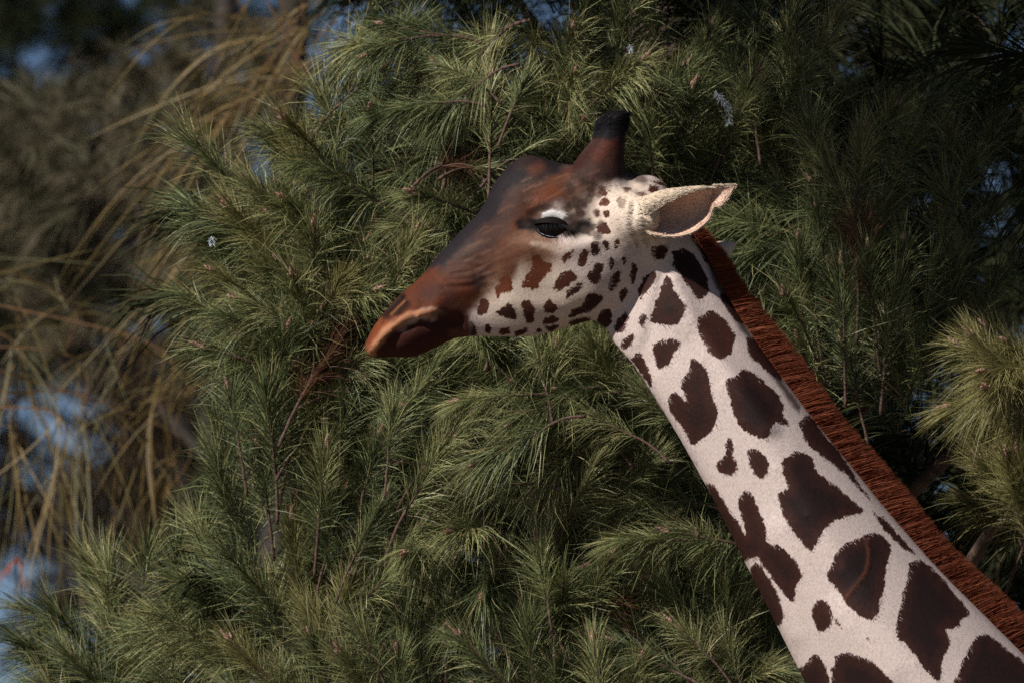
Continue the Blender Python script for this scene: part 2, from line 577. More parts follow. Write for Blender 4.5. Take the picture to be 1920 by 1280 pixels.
def loft(st, nsub=6, seg=40, taper_top=0.0, taper_bot=0.0, n_exp=2.2):
    """st rows: topx, topy, botx, boty, halfwidth(mm) [, taper_top, taper_bot]"""
    A = np.array([list(s) + ([taper_top, taper_bot] if len(s) == 5 else []) for s in st], float)
    A = catmull(A, nsub)
    V = []
    for a in A:
        Tp, Bp = W(a[0], a[1]), W(a[2], a[3])
        c = (Tp + Bp) / 2
        u = (Tp - Bp) / 2
        for k in range(seg):
            th = 2 * math.pi * k / seg
            cs, sn = math.cos(th), math.sin(th)
            al = math.copysign(abs(cs) ** (2 / n_exp), cs)
            la = math.copysign(abs(sn) ** (2 / n_exp), sn)
            tp = 1 - (a[5] * max(0, al) + a[6] * max(0, -al))
            p_ = c + u * al
            V.append((p_[0], la * a[4] / 1000.0 * tp, p_[2]))
    n = len(A)
    F = []
    for i in range(n - 1):
        for k in range(seg):
            F.append((i * seg + k, i * seg + (k + 1) % seg, (i + 1) * seg + (k + 1) % seg, (i + 1) * seg + k))
    return np.array(V), [np.array(F), np.array([list(range(seg))[::-1], list(range((n - 1) * seg, n * seg))])]


def ball(c, r3, rot=None, seg=24):
    V, F = [], []
    for i in range(1, seg // 2):
        ph = math.pi * i / (seg // 2)
        for k in range(seg):
            th = 2 * math.pi * k / seg
            V.append((math.sin(ph) * math.cos(th) * r3[0], math.sin(ph) * math.sin(th) * r3[1], math.cos(ph) * r3[2]))
    m = seg // 2 - 1
    for i in range(m - 1):
        for k in range(seg):
            F.append((i * seg + k, (i + 1) * seg + k, (i + 1) * seg + (k + 1) % seg, i * seg + (k + 1) % seg))
    V = np.array(V)
    if rot is not None:
        V = V @ np.array(Matrix.Rotation(rot, 3, 'Y')).T
    return V + np.asarray(c), [np.array(F), np.array([list(range(seg)), list(range((m - 1) * seg, m * seg))[::-1]])]


head_st = [
    (683, 646, 685, 666, 15, .2, .3), (696, 618, 706, 671, 36, .3, .3), (720, 585, 738, 670, 50, .32, .35), (750, 552, 776, 670, 57, .34, .38),
    (786, 520, 812, 655, 60, .34, .40), (826, 472, 852, 636, 62, .34, .38), (868, 427, 895, 631, 66, .34, .36), (903, 390, 938, 632, 76, .32, .36),
    (934, 332, 990, 632, 88, .30, .38), (985, 290, 1040, 622, 98, .28, .42), (1040, 303, 1080, 609, 108, .26, .45), (1085, 312, 1120, 598, 112, .25, .45),
    (1140, 322, 1148, 585, 110, .22, .42), (1195, 330, 1185, 570, 102, .2, .40), (1236, 340, 1222, 550, 88, .2, .35), (1262, 368, 1248, 520, 66, .2, .3), (1270, 400, 1262, 480, 36, .2, .3)]
neck_st = [
    (1230, 370, 1080, 560, 38, .25, .6), (1290, 418, 1136, 625, 52, .25, .6), (1325, 470, 1163, 662, 62, .25, .58), (1360, 540, 1190, 690, 72, .25, .5), (1405, 612, 1218, 732, 83, .25, .4),
    (1465, 698, 1258, 795, 96, .25, .33), (1530, 785, 1303, 874, 105), (1600, 872, 1350, 962, 114), (1680, 970, 1400, 1062, 124), (1765, 1066, 1452, 1165, 134),
    (1856, 1158, 1503, 1268, 144), (1960, 1262, 1562, 1385, 156), (2130, 1430, 1690, 1640, 185), (2320, 1600, 1850, 1920, 215), (2560, 1750, 2000, 2200, 250),
    (2760, 1800, 2160, 2440, 295), (2920, 1830, 2330, 2570, 325), (3150, 1890, 2720, 2660, 345), (3400, 1980, 3150, 2620, 330), (3600, 2080, 3480, 2480, 270), (3720, 2200, 3690, 2330, 110)]
neck_st = [tuple(v * (1.07 if i == 4 else 1) for i, v in enumerate(q)) for q in neck_st]
parts = [loft(head_st, 6, 44), loft(neck_st, 5, 44, .25, .3, 2.0)]


def limb3(pts, rad, seg=20):
    return tube(catmull(pts, 5), catmull(np.array(rad)[:, None], 5)[:, 0], seg)


# ossicones, rear skull knobs, ear bases
for sgn in (-1, 1):
    ox = 0 if sgn < 0 else -13
    oy = 0 if sgn < 0 else 1
    yb = sgn * 0.036
    parts.append(limb3([W(1122 + ox, 350 + oy, yb), W(1133 + ox, 305 + oy, yb * 1.15), W(1147 + ox, 266 + oy, yb * 1.3), W(1153 + ox, 240 + oy, yb * 1.4), W(1153 + ox, 222 + oy, yb * 1.4), W(1152 + ox, 213 + oy, yb * 1.4)],
                       [.060, .041, .0275, .0252, .029, .017]))
    parts.append(ball(W(1216, 366, sgn * 0.024), (.046, .038, .037), .5))
    eo = 0 if sgn < 0 else 22
    parts.append(limb3([W(1150, 412 + eo, sgn * .060), W(1190, 413 + eo, sgn * .088), W(1218, 411 + eo, sgn * .106), W(1234, 409 + eo, sgn * .112)], [.048, .048, .038, .022]))
    # brow over the eye
    parts.append(ball(W(1030, 392, sgn * 0.078), (.058, .024, .026), 0.12))
    # legs
    fy = sgn * 0.17
    fx = 2440 + (60 if sgn > 0 else 0)
    G0 = 640 + Z0 * 1000 * KY
    parts.append(limb3([W(fx - 40, 2250, fy), W(fx, 2500, fy), W(fx + 10, 2800, fy), W(fx, 3250, fy), W(fx, 3420, fy), W(fx, 3560, fy), W(fx + 5, 4080, fy), W(fx - 5, G0 - 210, fy), W(fx - 25, G0 - 110, fy), W(fx - 40, G0 - 4, fy)],
                       [.20, .17, .12, .078, .078, .06, .048, .058, .056, .078]))
    hx = 3420 + (-70 if sgn > 0 else 0)
    parts.append(limb3([W(hx - 60, 2300, fy), W(hx - 20, 2550, fy), W(hx - 40, 2800, fy), W(hx + 60, 3150, fy), W(hx + 95, 3300, fy), W(hx + 80, 3420, fy), W(hx + 60, 4060, fy), W(hx + 50, G0 - 210, fy), W(hx + 30, G0 - 110, fy), W(hx + 15, G0 - 4, fy)],
                       [.24, .20, .14, .08, .075, .062, .048, .058, .056, .078]))
parts.append(limb3([W(3660, 2240), W(3740, 2330), W(3770, 2600), W(3765, 3000)], [.06, .035, .022, .012], 12))
V, F = join(parts)
raw = mesh_np("raw", V, F)
tmp = link("raw", raw)
rm = tmp.modifiers.new("remesh", 'REMESH')
rm.mode = 'VOXEL'
rm.voxel_size = 0.0098
dg = bpy.context.evaluated_depsgraph_get()
bme = bpy.data.meshes.new_from_object(tmp.evaluated_get(dg))
bpy.data.objects.remove(tmp); bpy.data.meshes.remove(raw)


def smooth_np(V, E, it, lam=0.5, wgt=None, plain=False):
    n = len(V)
    deg = np.bincount(E.ravel(), minlength=n).astype(float)[:, None]
    for k in range(it):
        A = np.zeros_like(V)
        for j in range(3):
            A[:, j] = np.bincount(E[:, 0], V[E[:, 1], j], n) + np.bincount(E[:, 1], V[E[:, 0], j], n)
        d = A / np.maximum(deg, 1) - V
        l = lam if k % 2 == 0 or plain else -lam * 0.96         # no shrinking
        V = V + d * (l if wgt is None else l * wgt[:, None])
    return V


def get_ve(me):
    V = np.zeros(len(me.vertices) * 3); me.vertices.foreach_get("co", V)
    E = np.zeros(len(me.edges) * 2, dtype=np.int32); me.edges.foreach_get("vertices", E)
    return V.reshape(-1, 3), E.reshape(-1, 2)


def to_px(V):
    """side-on pattern coordinates (mm), both flanks alike"""
    ay = np.abs(V[:, 1])
    k = D / (D - ay)
    px = 960 + V[:, 0] * 1000 * k
    py = 640 - (V[:, 2] - Z0) * 1000 * KY * k - ay * 1000 * math.tan(PITCH)
    return px, py


V, E = get_ve(bme)
V = smooth_np(V, E, 2, 0.5)
for _ in range(3):
    V = smooth_np(V, E, 4, 0.5)
V = smooth_np(V, E, 1, 0.5)
bme.vertices.foreach_set("co", V.astype(np.float32).ravel())
bm = bmesh.new(); bm.from_mesh(bme)
for lev in range(2):
    lim = 2000 if lev == 0 else 1330
    ylim = 1360 if lev == 0 else 720
    X0 = (lim - 960) / 1000; Zl = Z0 + (640 - ylim) / 1000
    keep = [e for e in bm.edges if all(v.co.x < X0 and v.co.z > Zl for v in e.verts)]
    bmesh.ops.subdivide_edges(bm, edges=keep, cuts=1, use_grid_fill=True)
bm.to_mesh(bme); bm.free()
V, E = get_ve(bme)
px, py = to_px(V)
inf = ((px < 1980) & (py < 1340)).astype(float)
V = smooth_np(V, E, 7, 0.5, inf)
wk = inf * np.clip(1.4 - np.hypot((px - 1205) / 85, (py - 390) / 95), 0, 1)
V = smooth_np(V, E, 45, 0.5, wk, True)
wk = inf * np.clip(1.5 - np.hypot((px - 1190) / 70, (py - 560) / 90), 0, 1)
V = smooth_np(V, E, 60, 0.5, wk, True)
wk = inf * np.clip(1.4 - np.hypot((px - 1110) / 75, (py - 350) / 42), 0, 1)
V = smooth_np(V, E, 90, 0.5, wk, True)


def seg_dist(px, py, poly, closed=False):
    d = np.full(len(px), 1e9)
    pts = list(poly) + ([poly[0]] if closed else [])
    for (x1, y1), (x2, y2) in zip(pts[:-1], pts[1:]):
        ux, uy = x2 - x1, y2 - y1
        L2 = ux * ux + uy * uy + 1e-9
        t = np.clip(((px - x1) * ux + (py - y1) * uy) / L2, 0, 1)
        d = np.minimum(d, (px - x1 - t * ux) ** 2 + (py - y1 - t * uy) ** 2)
    return np.sqrt(d)


# sculpting: (polyline, radius mm, amount mm outwards)
SC = [
    ([(694, 662), (706, 646), (733, 613), (770, 592), (815, 585)], 14, 8),         # upper lip roll
    ([(725, 648), (748, 622), (780, 606), (815, 600), (860, 602)], 12, -8),       # mouth, under the lip
    ([(765, 648), (810, 634)], 24, 2),
    ([(726, 588), (738, 574), (752, 560)], 6, -8), ([(744, 588), (755, 578), (766, 568)], 6, -5),   # nostril
    ([(716, 590), (730, 570), (748, 552)], 7, 3.5), ([(734, 591), (747, 577), (760, 565)], 4.5, 3), ([(750, 596), (766, 584), (780, 568)], 8, 3.5),
    ([(836, 503), (866, 497), (897, 501)], 5, -1.8), ([(848, 514), (885, 509), (910, 498)], 5, -2.2), ([(838, 525), (880, 522), (916, 506)], 5, -2), ([(833, 538), (880, 536), (908, 522)], 6, -2.2),
    ([(845, 509), (880, 504)], 5, 1.4), ([(843, 520), (885, 516)], 5, 1.4), ([(838, 532), (885, 529)], 5, 1.4), ([(856, 490), (888, 484), (905, 488)], 5, -1.4),
    ([(905, 500), (930, 530), (900, 565)], 24, -7),
    ([(870, 470), (930, 440), (985, 440)], 24, 5),                                 # facial crest
    ([(940, 400), (985, 372), (1040, 350), (1085, 325)], 22, 3),
    ([(960, 350), (1000, 330), (1040, 325)], 22, -5),
    ([(985, 425), (1037, 428), (1085, 430)], 21, -9),                              # eye socket
    ([(1020, 406), (1037, 402), (1056, 405)], 10, 6),
    ([(1000, 467), (1050, 472), (1110, 455)], 18, 6),                              # cheek bone
    ([(1110, 400), (1120, 430)], 26, -4), ([(1080, 540), (1120, 530)], 55, 8),
    ([(960, 575), (1050, 575), (1110, 560)], 20, 4),
    ([(1205, 480), (1185, 540), (1150, 600)], 26, -6),                            # behind the jaw
    ([(1235, 500), (1215, 560), (1196, 640)], 13, 2.5), ([(1252, 490), (1234, 560), (1216, 640)], 12, -2),
    ([(1178, 385), (1172, 425), (1190, 462)], 4.5, 1.8), ([(1188, 384), (1183, 424), (1200, 462)], 4, -1.8), ([(1199, 384), (1195, 424), (1210, 462)], 4.5, 1.8),
    ([(1209, 384), (1206, 424), (1220, 460)], 4, -1.6), ([(1220, 384), (1217, 420), (1230, 455)], 4.5, 1.6),
    ([(1262, 500), (1268, 530), (1300, 600), (1360, 690), (1440, 800)], 19, 8),
    ([(1300, 640), (1380, 790), (1470, 950), (1560, 1100)], 34, -9),
    ([(1220, 720), (1300, 850), (1400, 1030), (1480, 1190)], 26, 7),
    ([(1470, 1000), (1560, 1150), (1660, 1260)], 40, 9),
    ([(1624, 1010), (1628, 1040), (1622, 1070), (1606, 1092), (1584, 1118)], 3.5, 1.6),             # scar on the neck
]
SIDE = np.sign(V[:, 1])
dY = np.zeros(len(V))
px, py = to_px(V)
sel = np.where((px < 2000) & (py < 1380))[0]
for poly, rad, amt in SC:
    d = seg_dist(px[sel], py[sel], poly)
    dY[sel] += amt / 1000 * np.exp(-(d / rad) ** 2)
lat = np.clip(np.abs(V[:, 1]) / 0.025, 0, 1)
V[:, 1] += dY * SIDE * lat
V = smooth_np(V, E, 1, 0.3, inf)
px, py = to_px(V)

# ---- coat: patches traced side-on (offset, scale, outline), plain relief stays in geometry
def z(ox, oy, sc, pts):
    return [(ox + a / sc, oy + b_ / sc) for a, b_ in pts]


DK, RB, RD = srgb(33, 24, 23), srgb(82, 44, 30), srgb(100, 54, 33)
PATCH = []
Z5 = lambda p_, c=DK: PATCH.append((z(1280, 820, 2.783, p_), c))
Z4 = lambda p_, c=DK: PATCH.append((z(1080, 400, 2.783, p_), c))
Z1 = lambda p_, c=RB: PATCH.append((z(660, 180, 2.509, p_), c))
MB_ = srgb(32, 25, 25)
Z5([(520, 110), (600, 70), (680, 110), (700, 180), (800, 250), (880, 320), (945, 385), (850, 410), (760, 450), (700, 540), (675, 590), (620, 550), (570, 480), (510, 380), (495, 290), (545, 260), (520, 190)], MB_)
Z5([(990, 490), (1040, 510), (1085, 580), (1060, 680), (1045, 800), (1000, 945), (930, 930), (860, 870), (800, 790), (750, 720), (780, 650), (820, 570), (900, 530)], MB_)
Z5([(1180, 660), (1230, 630), (1300, 680), (1400, 790), (1490, 910), (1450, 950), (1440, 980), (1370, 1000), (1390, 1060), (1350, 1160), (1340, 1260), (1290, 1240), (1220, 1150), (1170, 1090), (1110, 1020), (1130, 880), (1160, 760)], MB_)
Z5([(1540, 1020), (1600, 1030), (1700, 1110), (1781, 1170), (1900, 1300), (1900, 1450), (1380, 1450), (1430, 1230), (1480, 1110)], MB_)
Z5([(790, 1130), (850, 1120), (950, 1150), (1020, 1190), (1060, 1240), (1100, 1300), (1000, 1450), (800, 1430), (770, 1250)])
Z5([(620, 1190), (680, 1130), (720, 1150), (760, 1250), (770, 1400), (640, 1420), (600, 1220)])
Z5([(680, 850), (720, 840), (760, 870), (775, 950), (750, 995), (700, 1000), (670, 930)], srgb(36, 26, 24))
Z5([(180, 120), (215, 90), (230, 10), (260, 20), (265, 100), (285, 140), (270, 185), (210, 190), (175, 150)], srgb(40, 28, 26))
Z5([(340, 70), (380, 60), (440, 110), (445, 160), (420, 215), (370, 190), (340, 130)], srgb(40, 28, 26))
Z5([(115, 230), (160, 250), (220, 340), (300, 460), (330, 500), (285, 340), (290, 310), (330, 275), (370, 310), (400, 390), (430, 460), (440, 540), (500, 560), (570, 620), (620, 700), (590, 780), (575, 855), (520, 810), (470, 740), (410, 650), (380, 620), (310, 640), (270, 560), (200, 440), (150, 340)])
Z5([(345, 680), (390, 650), (440, 720), (490, 800), (520, 900), (515, 960), (480, 980), (430, 930), (380, 800)])
Z5([(945, 1030), (975, 1045), (960, 1055)]); Z5([(790, 945), (800, 945), (828, 990), (815, 985)]); Z5([(45, 105), (62, 130), (52, 132)])
Z5([(650, -10), (760, 10), (860, 140), (920, 240), (985, 330), (900, 250), (850, 190), (740, 110), (690, 60)])
Z5([(985, 380), (1060, 430), (1130, 510), (1215, 605), (1150, 575), (1050, 480)])
Z4([(505, 200), (560, 185), (610, 210), (660, 290), (690, 370), (685, 430), (630, 445), (600, 400), (540, 310), (505, 280)], MB_)  # coat patch, its dark top drawn from the ear's cast shadow
Z4([(470, 320), (490, 340), (520, 410), (565, 470), (570, 500), (530, 580), (400, 575), (390, 540), (410, 470), (440, 400)], srgb(38, 28, 26))
Z4([(640, 540), (710, 505), (770, 550), (810, 600), (830, 660), (800, 740), (740, 760), (700, 730), (660, 660), (630, 600)], srgb(56, 35, 30))
Z4([(405, 680), (450, 660), (550, 660), (550, 680), (500, 750), (480, 790), (430, 805), (410, 760), (400, 710)], srgb(38, 28, 26))
Z4([(285, 760), (330, 725), (360, 770), (385, 830), (400, 880), (385, 905), (340, 840)], srgb(38, 28, 26))
Z4([(545, 900), (550, 870), (590, 810), (600, 760), (640, 770), (690, 830), (700, 920), (735, 1010), (735, 1090), (690, 1150), (620, 1200), (590, 1190), (550, 1110), (500, 1050), (480, 970), (520, 930), (570, 970)])
Z4([(790, 860), (840, 850), (860, 810), (910, 820), (960, 860), (1050, 940), (1085, 1000), (1080, 1040), (1110, 1110), (1040, 1090), (1000, 1160), (970, 1170), (870, 1130), (830, 1060), (800, 970), (780, 890)], MB_)
Z4([(745, 420), (790, 420), (840, 500), (900, 580), (840, 565), (790, 510)])
Z4([(890, 650), (940, 650), (1010, 740), (1090, 880), (1030, 845), (960, 790), (900, 730), (885, 680)])
Z4([(1165, 1085), (1220, 1050), (1310, 1180), (1400, 1290), (1230, 1230), (1180, 1150)])
Z4([(395, 175), (480, 165), (470, 220), (440, 240), (400, 230)], srgb(40, 28, 26))
Z4([(600, 125), (670, 110), (750, 240), (800, 330), (760, 320), (690, 270), (650, 210)], srgb(36, 26, 24))  # ear's shadow at the start of the mane, coloured in as a patch
KB = srgb(38, 28, 27)
for q in ([(290, 260), (315, 270), (320, 310), (300, 370), (285, 340), (285, 290)], [(330, 430), (325, 390), (360, 330), (410, 305), (420, 330), (390, 380), (340, 450)],
          [(230, 400), (255, 385), (270, 410), (245, 460), (225, 450)], [(330, 540), (345, 515), (365, 530), (365, 570), (345, 595), (330, 570)],
          [(200, 600), (220, 550), (260, 510), (275, 540), (260, 590), (225, 625)], [(110, 560), (130, 510), (170, 500), (190, 530), (175, 580), (145, 610), (110, 590)],
          [(235, 700), (240, 660), (280, 630), (300, 630), (300, 665), (260, 710)]):
    Z4(q, KB)
for q in ([(800, 900), (820, 840), (850, 800), (850, 750), (880, 745), (900, 780), (940, 790), (935, 820), (890, 870), (870, 910), (820, 905)],
          [(670, 910), (700, 860), (740, 850), (755, 890), (750, 920), (700, 930), (685, 950)],
          [(985, 770), (1000, 740), (1045, 725), (1030, 750), (1000, 785)],
          [(1240, 490), (1260, 475), (1290, 490), (1280, 520), (1250, 530)],
          [(1155, 500), (1175, 485), (1210, 485), (1205, 510), (1165, 518)], [(1155, 455), (1180, 430), (1195, 460), (1180, 470)],
          [(1270, 435), (1300, 428), (1310, 440), (1285, 455)], [(1330, 455), (1370, 450), (1375, 470), (1335, 470)]):
    Z1(q, RD if q[0][0] < 1100 else RB)
for q in ([(945, 890), (970, 850), (1020, 820), (1060, 850), (1030, 880), (980, 915), (950, 915)], [(1060, 780), (1080, 725), (1110, 730), (1110, 775), (1090, 805), (1065, 800)],
          [(450, 1000), (490, 970), (520, 990), (540, 1030), (500, 1045), (460, 1035)], [(905, 970), (930, 955), (965, 985), (965, 1010), (930, 1025), (900, 1005)],
          [(890, 1050), (940, 1035), (970, 1045), (960, 1065), (900, 1075)], [(585, 990), (610, 950), (635, 960), (640, 1010), (610, 1030), (585, 1020)],
          [(800, 970), (820, 960), (850, 980), (860, 1010), (845, 1065), (815, 1060)], [(690, 1115), (700, 1095), (735, 1090), (740, 1115), (710, 1125)],
          [(1125, 455), (1140, 445), (1140, 470)], [(1180, 540), (1210, 535), (1205, 570), (1185, 560)], [(1140, 540), (1165, 530), (1165, 560), (1145, 565)],
          [(1150, 620), (1190, 590), (1215, 640), (1190, 655), (1160, 645)], [(1230, 690), (1250, 670), (1260, 700), (1240, 720)],
          [(1395, 430), (1420, 420), (1450, 445), (1430, 460), (1395, 450)], [(1410, 400), (1450, 395), (1470, 415), (1440, 420)]):
    Z1(q, srgb(72, 42, 32))
for q in ([(1010, 920), (1060, 885), (1080, 885), (1075, 915), (1030, 940), (1010, 955)], [(1105, 840), (1150, 785), (1180, 790), (1175, 840), (1150, 885), (1110, 860)],
          [(1125, 700), (1150, 690), (1165, 720), (1150, 755), (1130, 745)], [(1175, 690), (1200, 680), (1210, 720), (1195, 730)],
          [(1205, 770), (1225, 760), (1240, 785), (1230, 815), (1210, 810)], [(1270, 765), (1285, 760), (1290, 790), (1275, 795)],
          [(1205, 890), (1230, 835), (1255, 825), (1265, 850), (1240, 900), (1215, 920)],
          [(1085, 1000), (1080, 980), (1115, 930), (1140, 930), (1175, 945), (1170, 970), (1120, 1015), (1095, 1020)], [(1015, 1040), (1040, 1000), (1080, 990), (1090, 1020), (1050, 1040)],
          [(1010, 1070), (1060, 1045), (1120, 1045), (1110, 1065), (1040, 1085)], [(670, 1020), (720, 985), (755, 985), (775, 1040), (755, 1055), (700, 1035)],
          [(530, 1080), (555, 1060), (580, 1080), (590, 1120), (560, 1130), (540, 1115)], [(620, 1090), (640, 1070), (655, 1095), (640, 1120), (625, 1110)],
          [(760, 1110), (790, 1095), (830, 1090), (810, 1120), (770, 1130)], [(910, 1085), (960, 1075), (970, 1090), (930, 1110)], [(860, 1095), (880, 1090), (890, 1110), (865, 1115)]):
    Z1(q, KB)
# beyond the frame: rounded patches over the shoulders, body and upper legs
rb = np.random.default_rng(5)
gx = []
for i in range(260):
    X, Y = rb.uniform(1600, 3800), rb.uniform(1330, 3300)
    if X < 1990 and Y < 1420:
        continue
    if all((X - a) ** 2 + (Y - b_) ** 2 > 190 ** 2 for a, b_ in gx):
        gx.append((X, Y))
        rr_ = rb.uniform(70, 86)
        PATCH.append(([(X + rr_ * rb.uniform(.75, 1.15) * math.cos(t), Y + rr_ * rb.uniform(.75, 1.15) * math.sin(t)) for t in np.linspace(0, 2 * math.pi, 9)[:-1]], MB_))

nV = len(V)
sdf = np.full(nV, 0.06)                  # metres, negative inside a patch
pcol = np.tile(np.array(DK), (nV, 1))
for poly, col in PATCH:
    xs = [a for a, _ in poly]; ys = [b_ for _, b_ in poly]
    m = np.where((px > min(xs) - 40) & (px < max(xs) + 40) & (py > min(ys) - 40) & (py < max(ys) + 40))[0]
    if len(m) == 0:
        continue
    # rounded outline
    P = catmull(np.array(poly + [poly[0]]), 3)[:-1]
    X, Y = px[m], py[m]
    d = seg_dist(X, Y, [tuple(q) for q in P], True)
    ins = np.zeros(len(m), bool)
    for (x1, y1), (x2, y2) in zip(P, np.roll(P, -1, axis=0)):
        c = (y1 > Y) != (y2 > Y)
        with np.errstate(divide='ignore', invalid='ignore'):
            xi = (x2 - x1) * (Y - y1) / (y2 - y1) + x1
        ins ^= c & (X < xi)
    s = np.where(ins, -d, d) / 1000
    b2 = s < sdf[m]
    sdf[m[b2]] = s[b2]
    pcol[m[b2]] = col

CREAM = np.array(srgb(201, 184, 176))
coat = np.tile(CREAM, (nV, 1))
hide = np.ones(nV)                       # how strongly patches show


from mathutils import noise as mn
hm = np.where((px < 1500) & (py < 800))[0]
nz = np.array([tuple(mn.noise_vector(Vector(V[i]) * 28)) for i in hm]) + .6 * np.array([tuple(mn.noise_vector(Vector(V[i]) * 85)) for i in hm])
wob = np.zeros((nV, 2)); wob[hm] = nz[:, [0, 2]]


def paint(poly, rad, col, a=1.0, soft=0.55, patch=None):
    m = hm
    wa = min(10.0, rad * .28)
    d = seg_dist(px[m] + wob[m, 0] * wa, py[m] + wob[m, 1] * wa, poly)
    t = np.clip((rad - d) / (rad * soft), 0, 1)
    t = t * t * (3 - 2 * t) * a
    coat[m] = coat[m] * (1 - t[:, None]) + np.array(srgb(*col)) * t[:, None]
    if patch is not None:
        hide[m] = hide[m] * (1 - t * (1 - patch))


paint([(1140, 400), (1230, 400), (1260, 440)], 90, (218, 198, 176), .6)                 # creamier by the ear
paint([(1010, 520), (960, 560), (1050, 570)], 80, (205, 185, 162), .6)
paint([(880, 530), (930, 490), (960, 450), (1000, 470)], 66, (122, 88, 66), .95, .7)     # tan face side
paint([(880, 540), (910, 505), (940, 470)], 40, (84, 52, 38), .9, .9)
paint([(950, 480), (985, 465)], 28, (92, 58, 42), .8, .9)
paint([(950, 520), (958, 495)], 22, (88, 52, 36), .85, .9)
paint([(925, 440), (970, 400), (1010, 370), (1060, 345)], 54, (88, 55, 40), .95, .7, .1)
paint([(1060, 345), (1100, 320), (1140, 290)], 55, (76, 46, 36), .95, .6, .2)
paint([(1000, 375), (1040, 360)], 24, (118, 66, 40), .6, .9)
paint([(960, 420), (990, 395)], 18, (120, 70, 44), .6, .9)
paint([(820, 530), (870, 470), (910, 425), (950, 370), (985, 330)], 56, (62, 43, 37), .95, .6, .1)   # brown beside the bridge
paint([(740, 560), (790, 500), (850, 440), (900, 392), (935, 335), (985, 296), (1030, 300)], 40, (37, 32, 34), 1, .5, 0)
paint([(985, 300), (1010, 320)], 36, (48, 37, 36), .9, .8)
paint([(1000, 318), (1012, 312)], 18, (110, 66, 48), .5, 1)
paint([(850, 500), (900, 505)], 22, (80, 52, 42), .7, .9)
paint([(850, 545), (890, 530), (915, 508)], 24, (44, 29, 26), .95, .9)
paint([(700, 640), (720, 600), (755, 562), (790, 545), (830, 548), (850, 560)], 50, (88, 47, 30), 1, .5, .15)
paint([(800, 545), (850, 545)], 30, (66, 38, 30), .85, .9)
paint([(850, 570), (860, 600)], 30, (72, 44, 36), .8, .9, .6)
paint([(692, 655), (700, 640), (718, 606)], 16, (124, 64, 36), .8, .9)
paint([(735, 655), (770, 645), (810, 632), (850, 618)], 42, (60, 32, 27), 1, .35, .1)
paint([(725, 672), (770, 672), (815, 660), (850, 640)], 26, (66, 36, 29), .9, .5, .2)
paint([(690, 668), (703, 648), (732, 613), (769, 593), (814, 586)], 14, (170, 118, 86), .95, .8)
paint([(815, 590), (850, 590)], 14, (70, 44, 36), .6, 1)
paint([(850, 625), (880, 622)], 18, (104, 64, 50), .6, 1)
paint([(722, 594), (736, 576), (755, 557)], 11, (28, 19, 16), 1, 1)
paint([(744, 588), (755, 578), (766, 568)], 10, (34, 22, 18), .95, 1)
paint([(733, 590), (746, 577), (759, 564)], 3.5, (120, 78, 44), .8, .9)
paint([(716, 606), (724, 592)], 5, (70, 40, 28), .6, .9)
paint([(1075, 420), (1085, 390), (1100, 350)], 46, (84, 66, 58), .8, .9)
paint([(1130, 320), (1170, 312)], 30, (52, 38, 34), .9, .8, .4)
paint([(1128, 290), (1140, 262)], 34, (112, 58, 38), .85, .9)
paint([(1160, 300), (1166, 270)], 18, (52, 34, 30), .8, 1)
paint([(1100, 300), (1132, 262), (1150, 240)], 50, (56, 33, 28), .95, .5)
paint([(1120, 295), (1142, 262)], 18, (88, 46, 33), .6, .9)
paint([(1168, 300), (1172, 265)], 18, (50, 32, 28), .9, 1)
paint([(1140, 190), (1145, 215), (1150, 224)], 46, (20, 19, 21), 1, .4)
paint([(1105, 200), (1126, 214), (1128, 232)], 34, (22, 20, 22), 1, .5)
paint([(980, 420), (1000, 424), (1037, 426), (1075, 430), (1100, 424)], 20, (20, 15, 15), 1, .7, 0)
paint([(978, 408), (990, 420)], 12, (52, 38, 34), .6, 1)
paint([(1000, 456), (1040, 466), (1072, 458)], 10, (180, 160, 142), .7, .9, .2)
paint([(990, 402), (1008, 392), (1030, 388)], 11, (48, 34, 30), .75, .9)
paint([(1024, 405), (1036, 402), (1050, 404)], 11, (232, 226, 222), 1, .45, 0)  # painted highlight on the upper eyelid
paint([(1062, 398), (1075, 392)], 14, (150, 132, 112), .7, .9)
paint([(1180, 380), (1215, 430)], 34, (226, 206, 182), .7, .8, .3)
paint([(1112, 322), (1160, 322), (1204, 334)], 22, (50, 36, 32), .85, .8, .3)
paint([(1085, 330), (1115, 320)], 22, (70, 48, 38), .7, .9)
paint([(1288, 420), (1322, 476), (1355, 548), (1396, 620), (1452, 702), (1515, 790)], 11, (52, 36, 32), .85, .9)  # dark band beside the mane: patch colour plus painted shadow
# streaks of lighter and darker hair over the side of the face
r_ = np.random.default_rng(12)
for k in range(220):
    a, b_ = r_.uniform(860, 1085), r_.uniform(325, 525)
    if b_ > 545 - (a - 860) * .40 or b_ < 520 - (a - 800) * 1.02 or (a > 985 and 392 < b_ < 462):
        continue
    l = r_.uniform(14, 55)
    c_ = [(150, 112, 88), (132, 92, 68), (58, 37, 31), (98, 55, 38), (78, 47, 37), (66, 42, 34)][k % 6]
    paint([(a, b_), (a + l * .55, b_ - l * .28 + r_.uniform(-3, 3)), (a + l, b_ - l * .45)], r_.uniform(2.5, 6), c_, r_.uniform(.08, .22), 1)
# mottled temple
r_ = np.random.default_rng(3)
for k in range(34):
    a, b_ = r_.uniform(1062, 1130), r_.uniform(318, 440)
    if (a - 1090) / 40 - (b_ - 380) / 120 > 1.2:
        continue
    paint([(a, b_), (a + r_.uniform(-5, 5), b_ + r_.uniform(-5, 5))], r_.uniform(6, 12), (58, 42, 36), .75, .6)
for k in range(16):
    paint([(r_.uniform(1110, 1190), r_.uniform(308, 332))] * 2, r_.uniform(5, 10), (50, 34, 30), .7, .6)
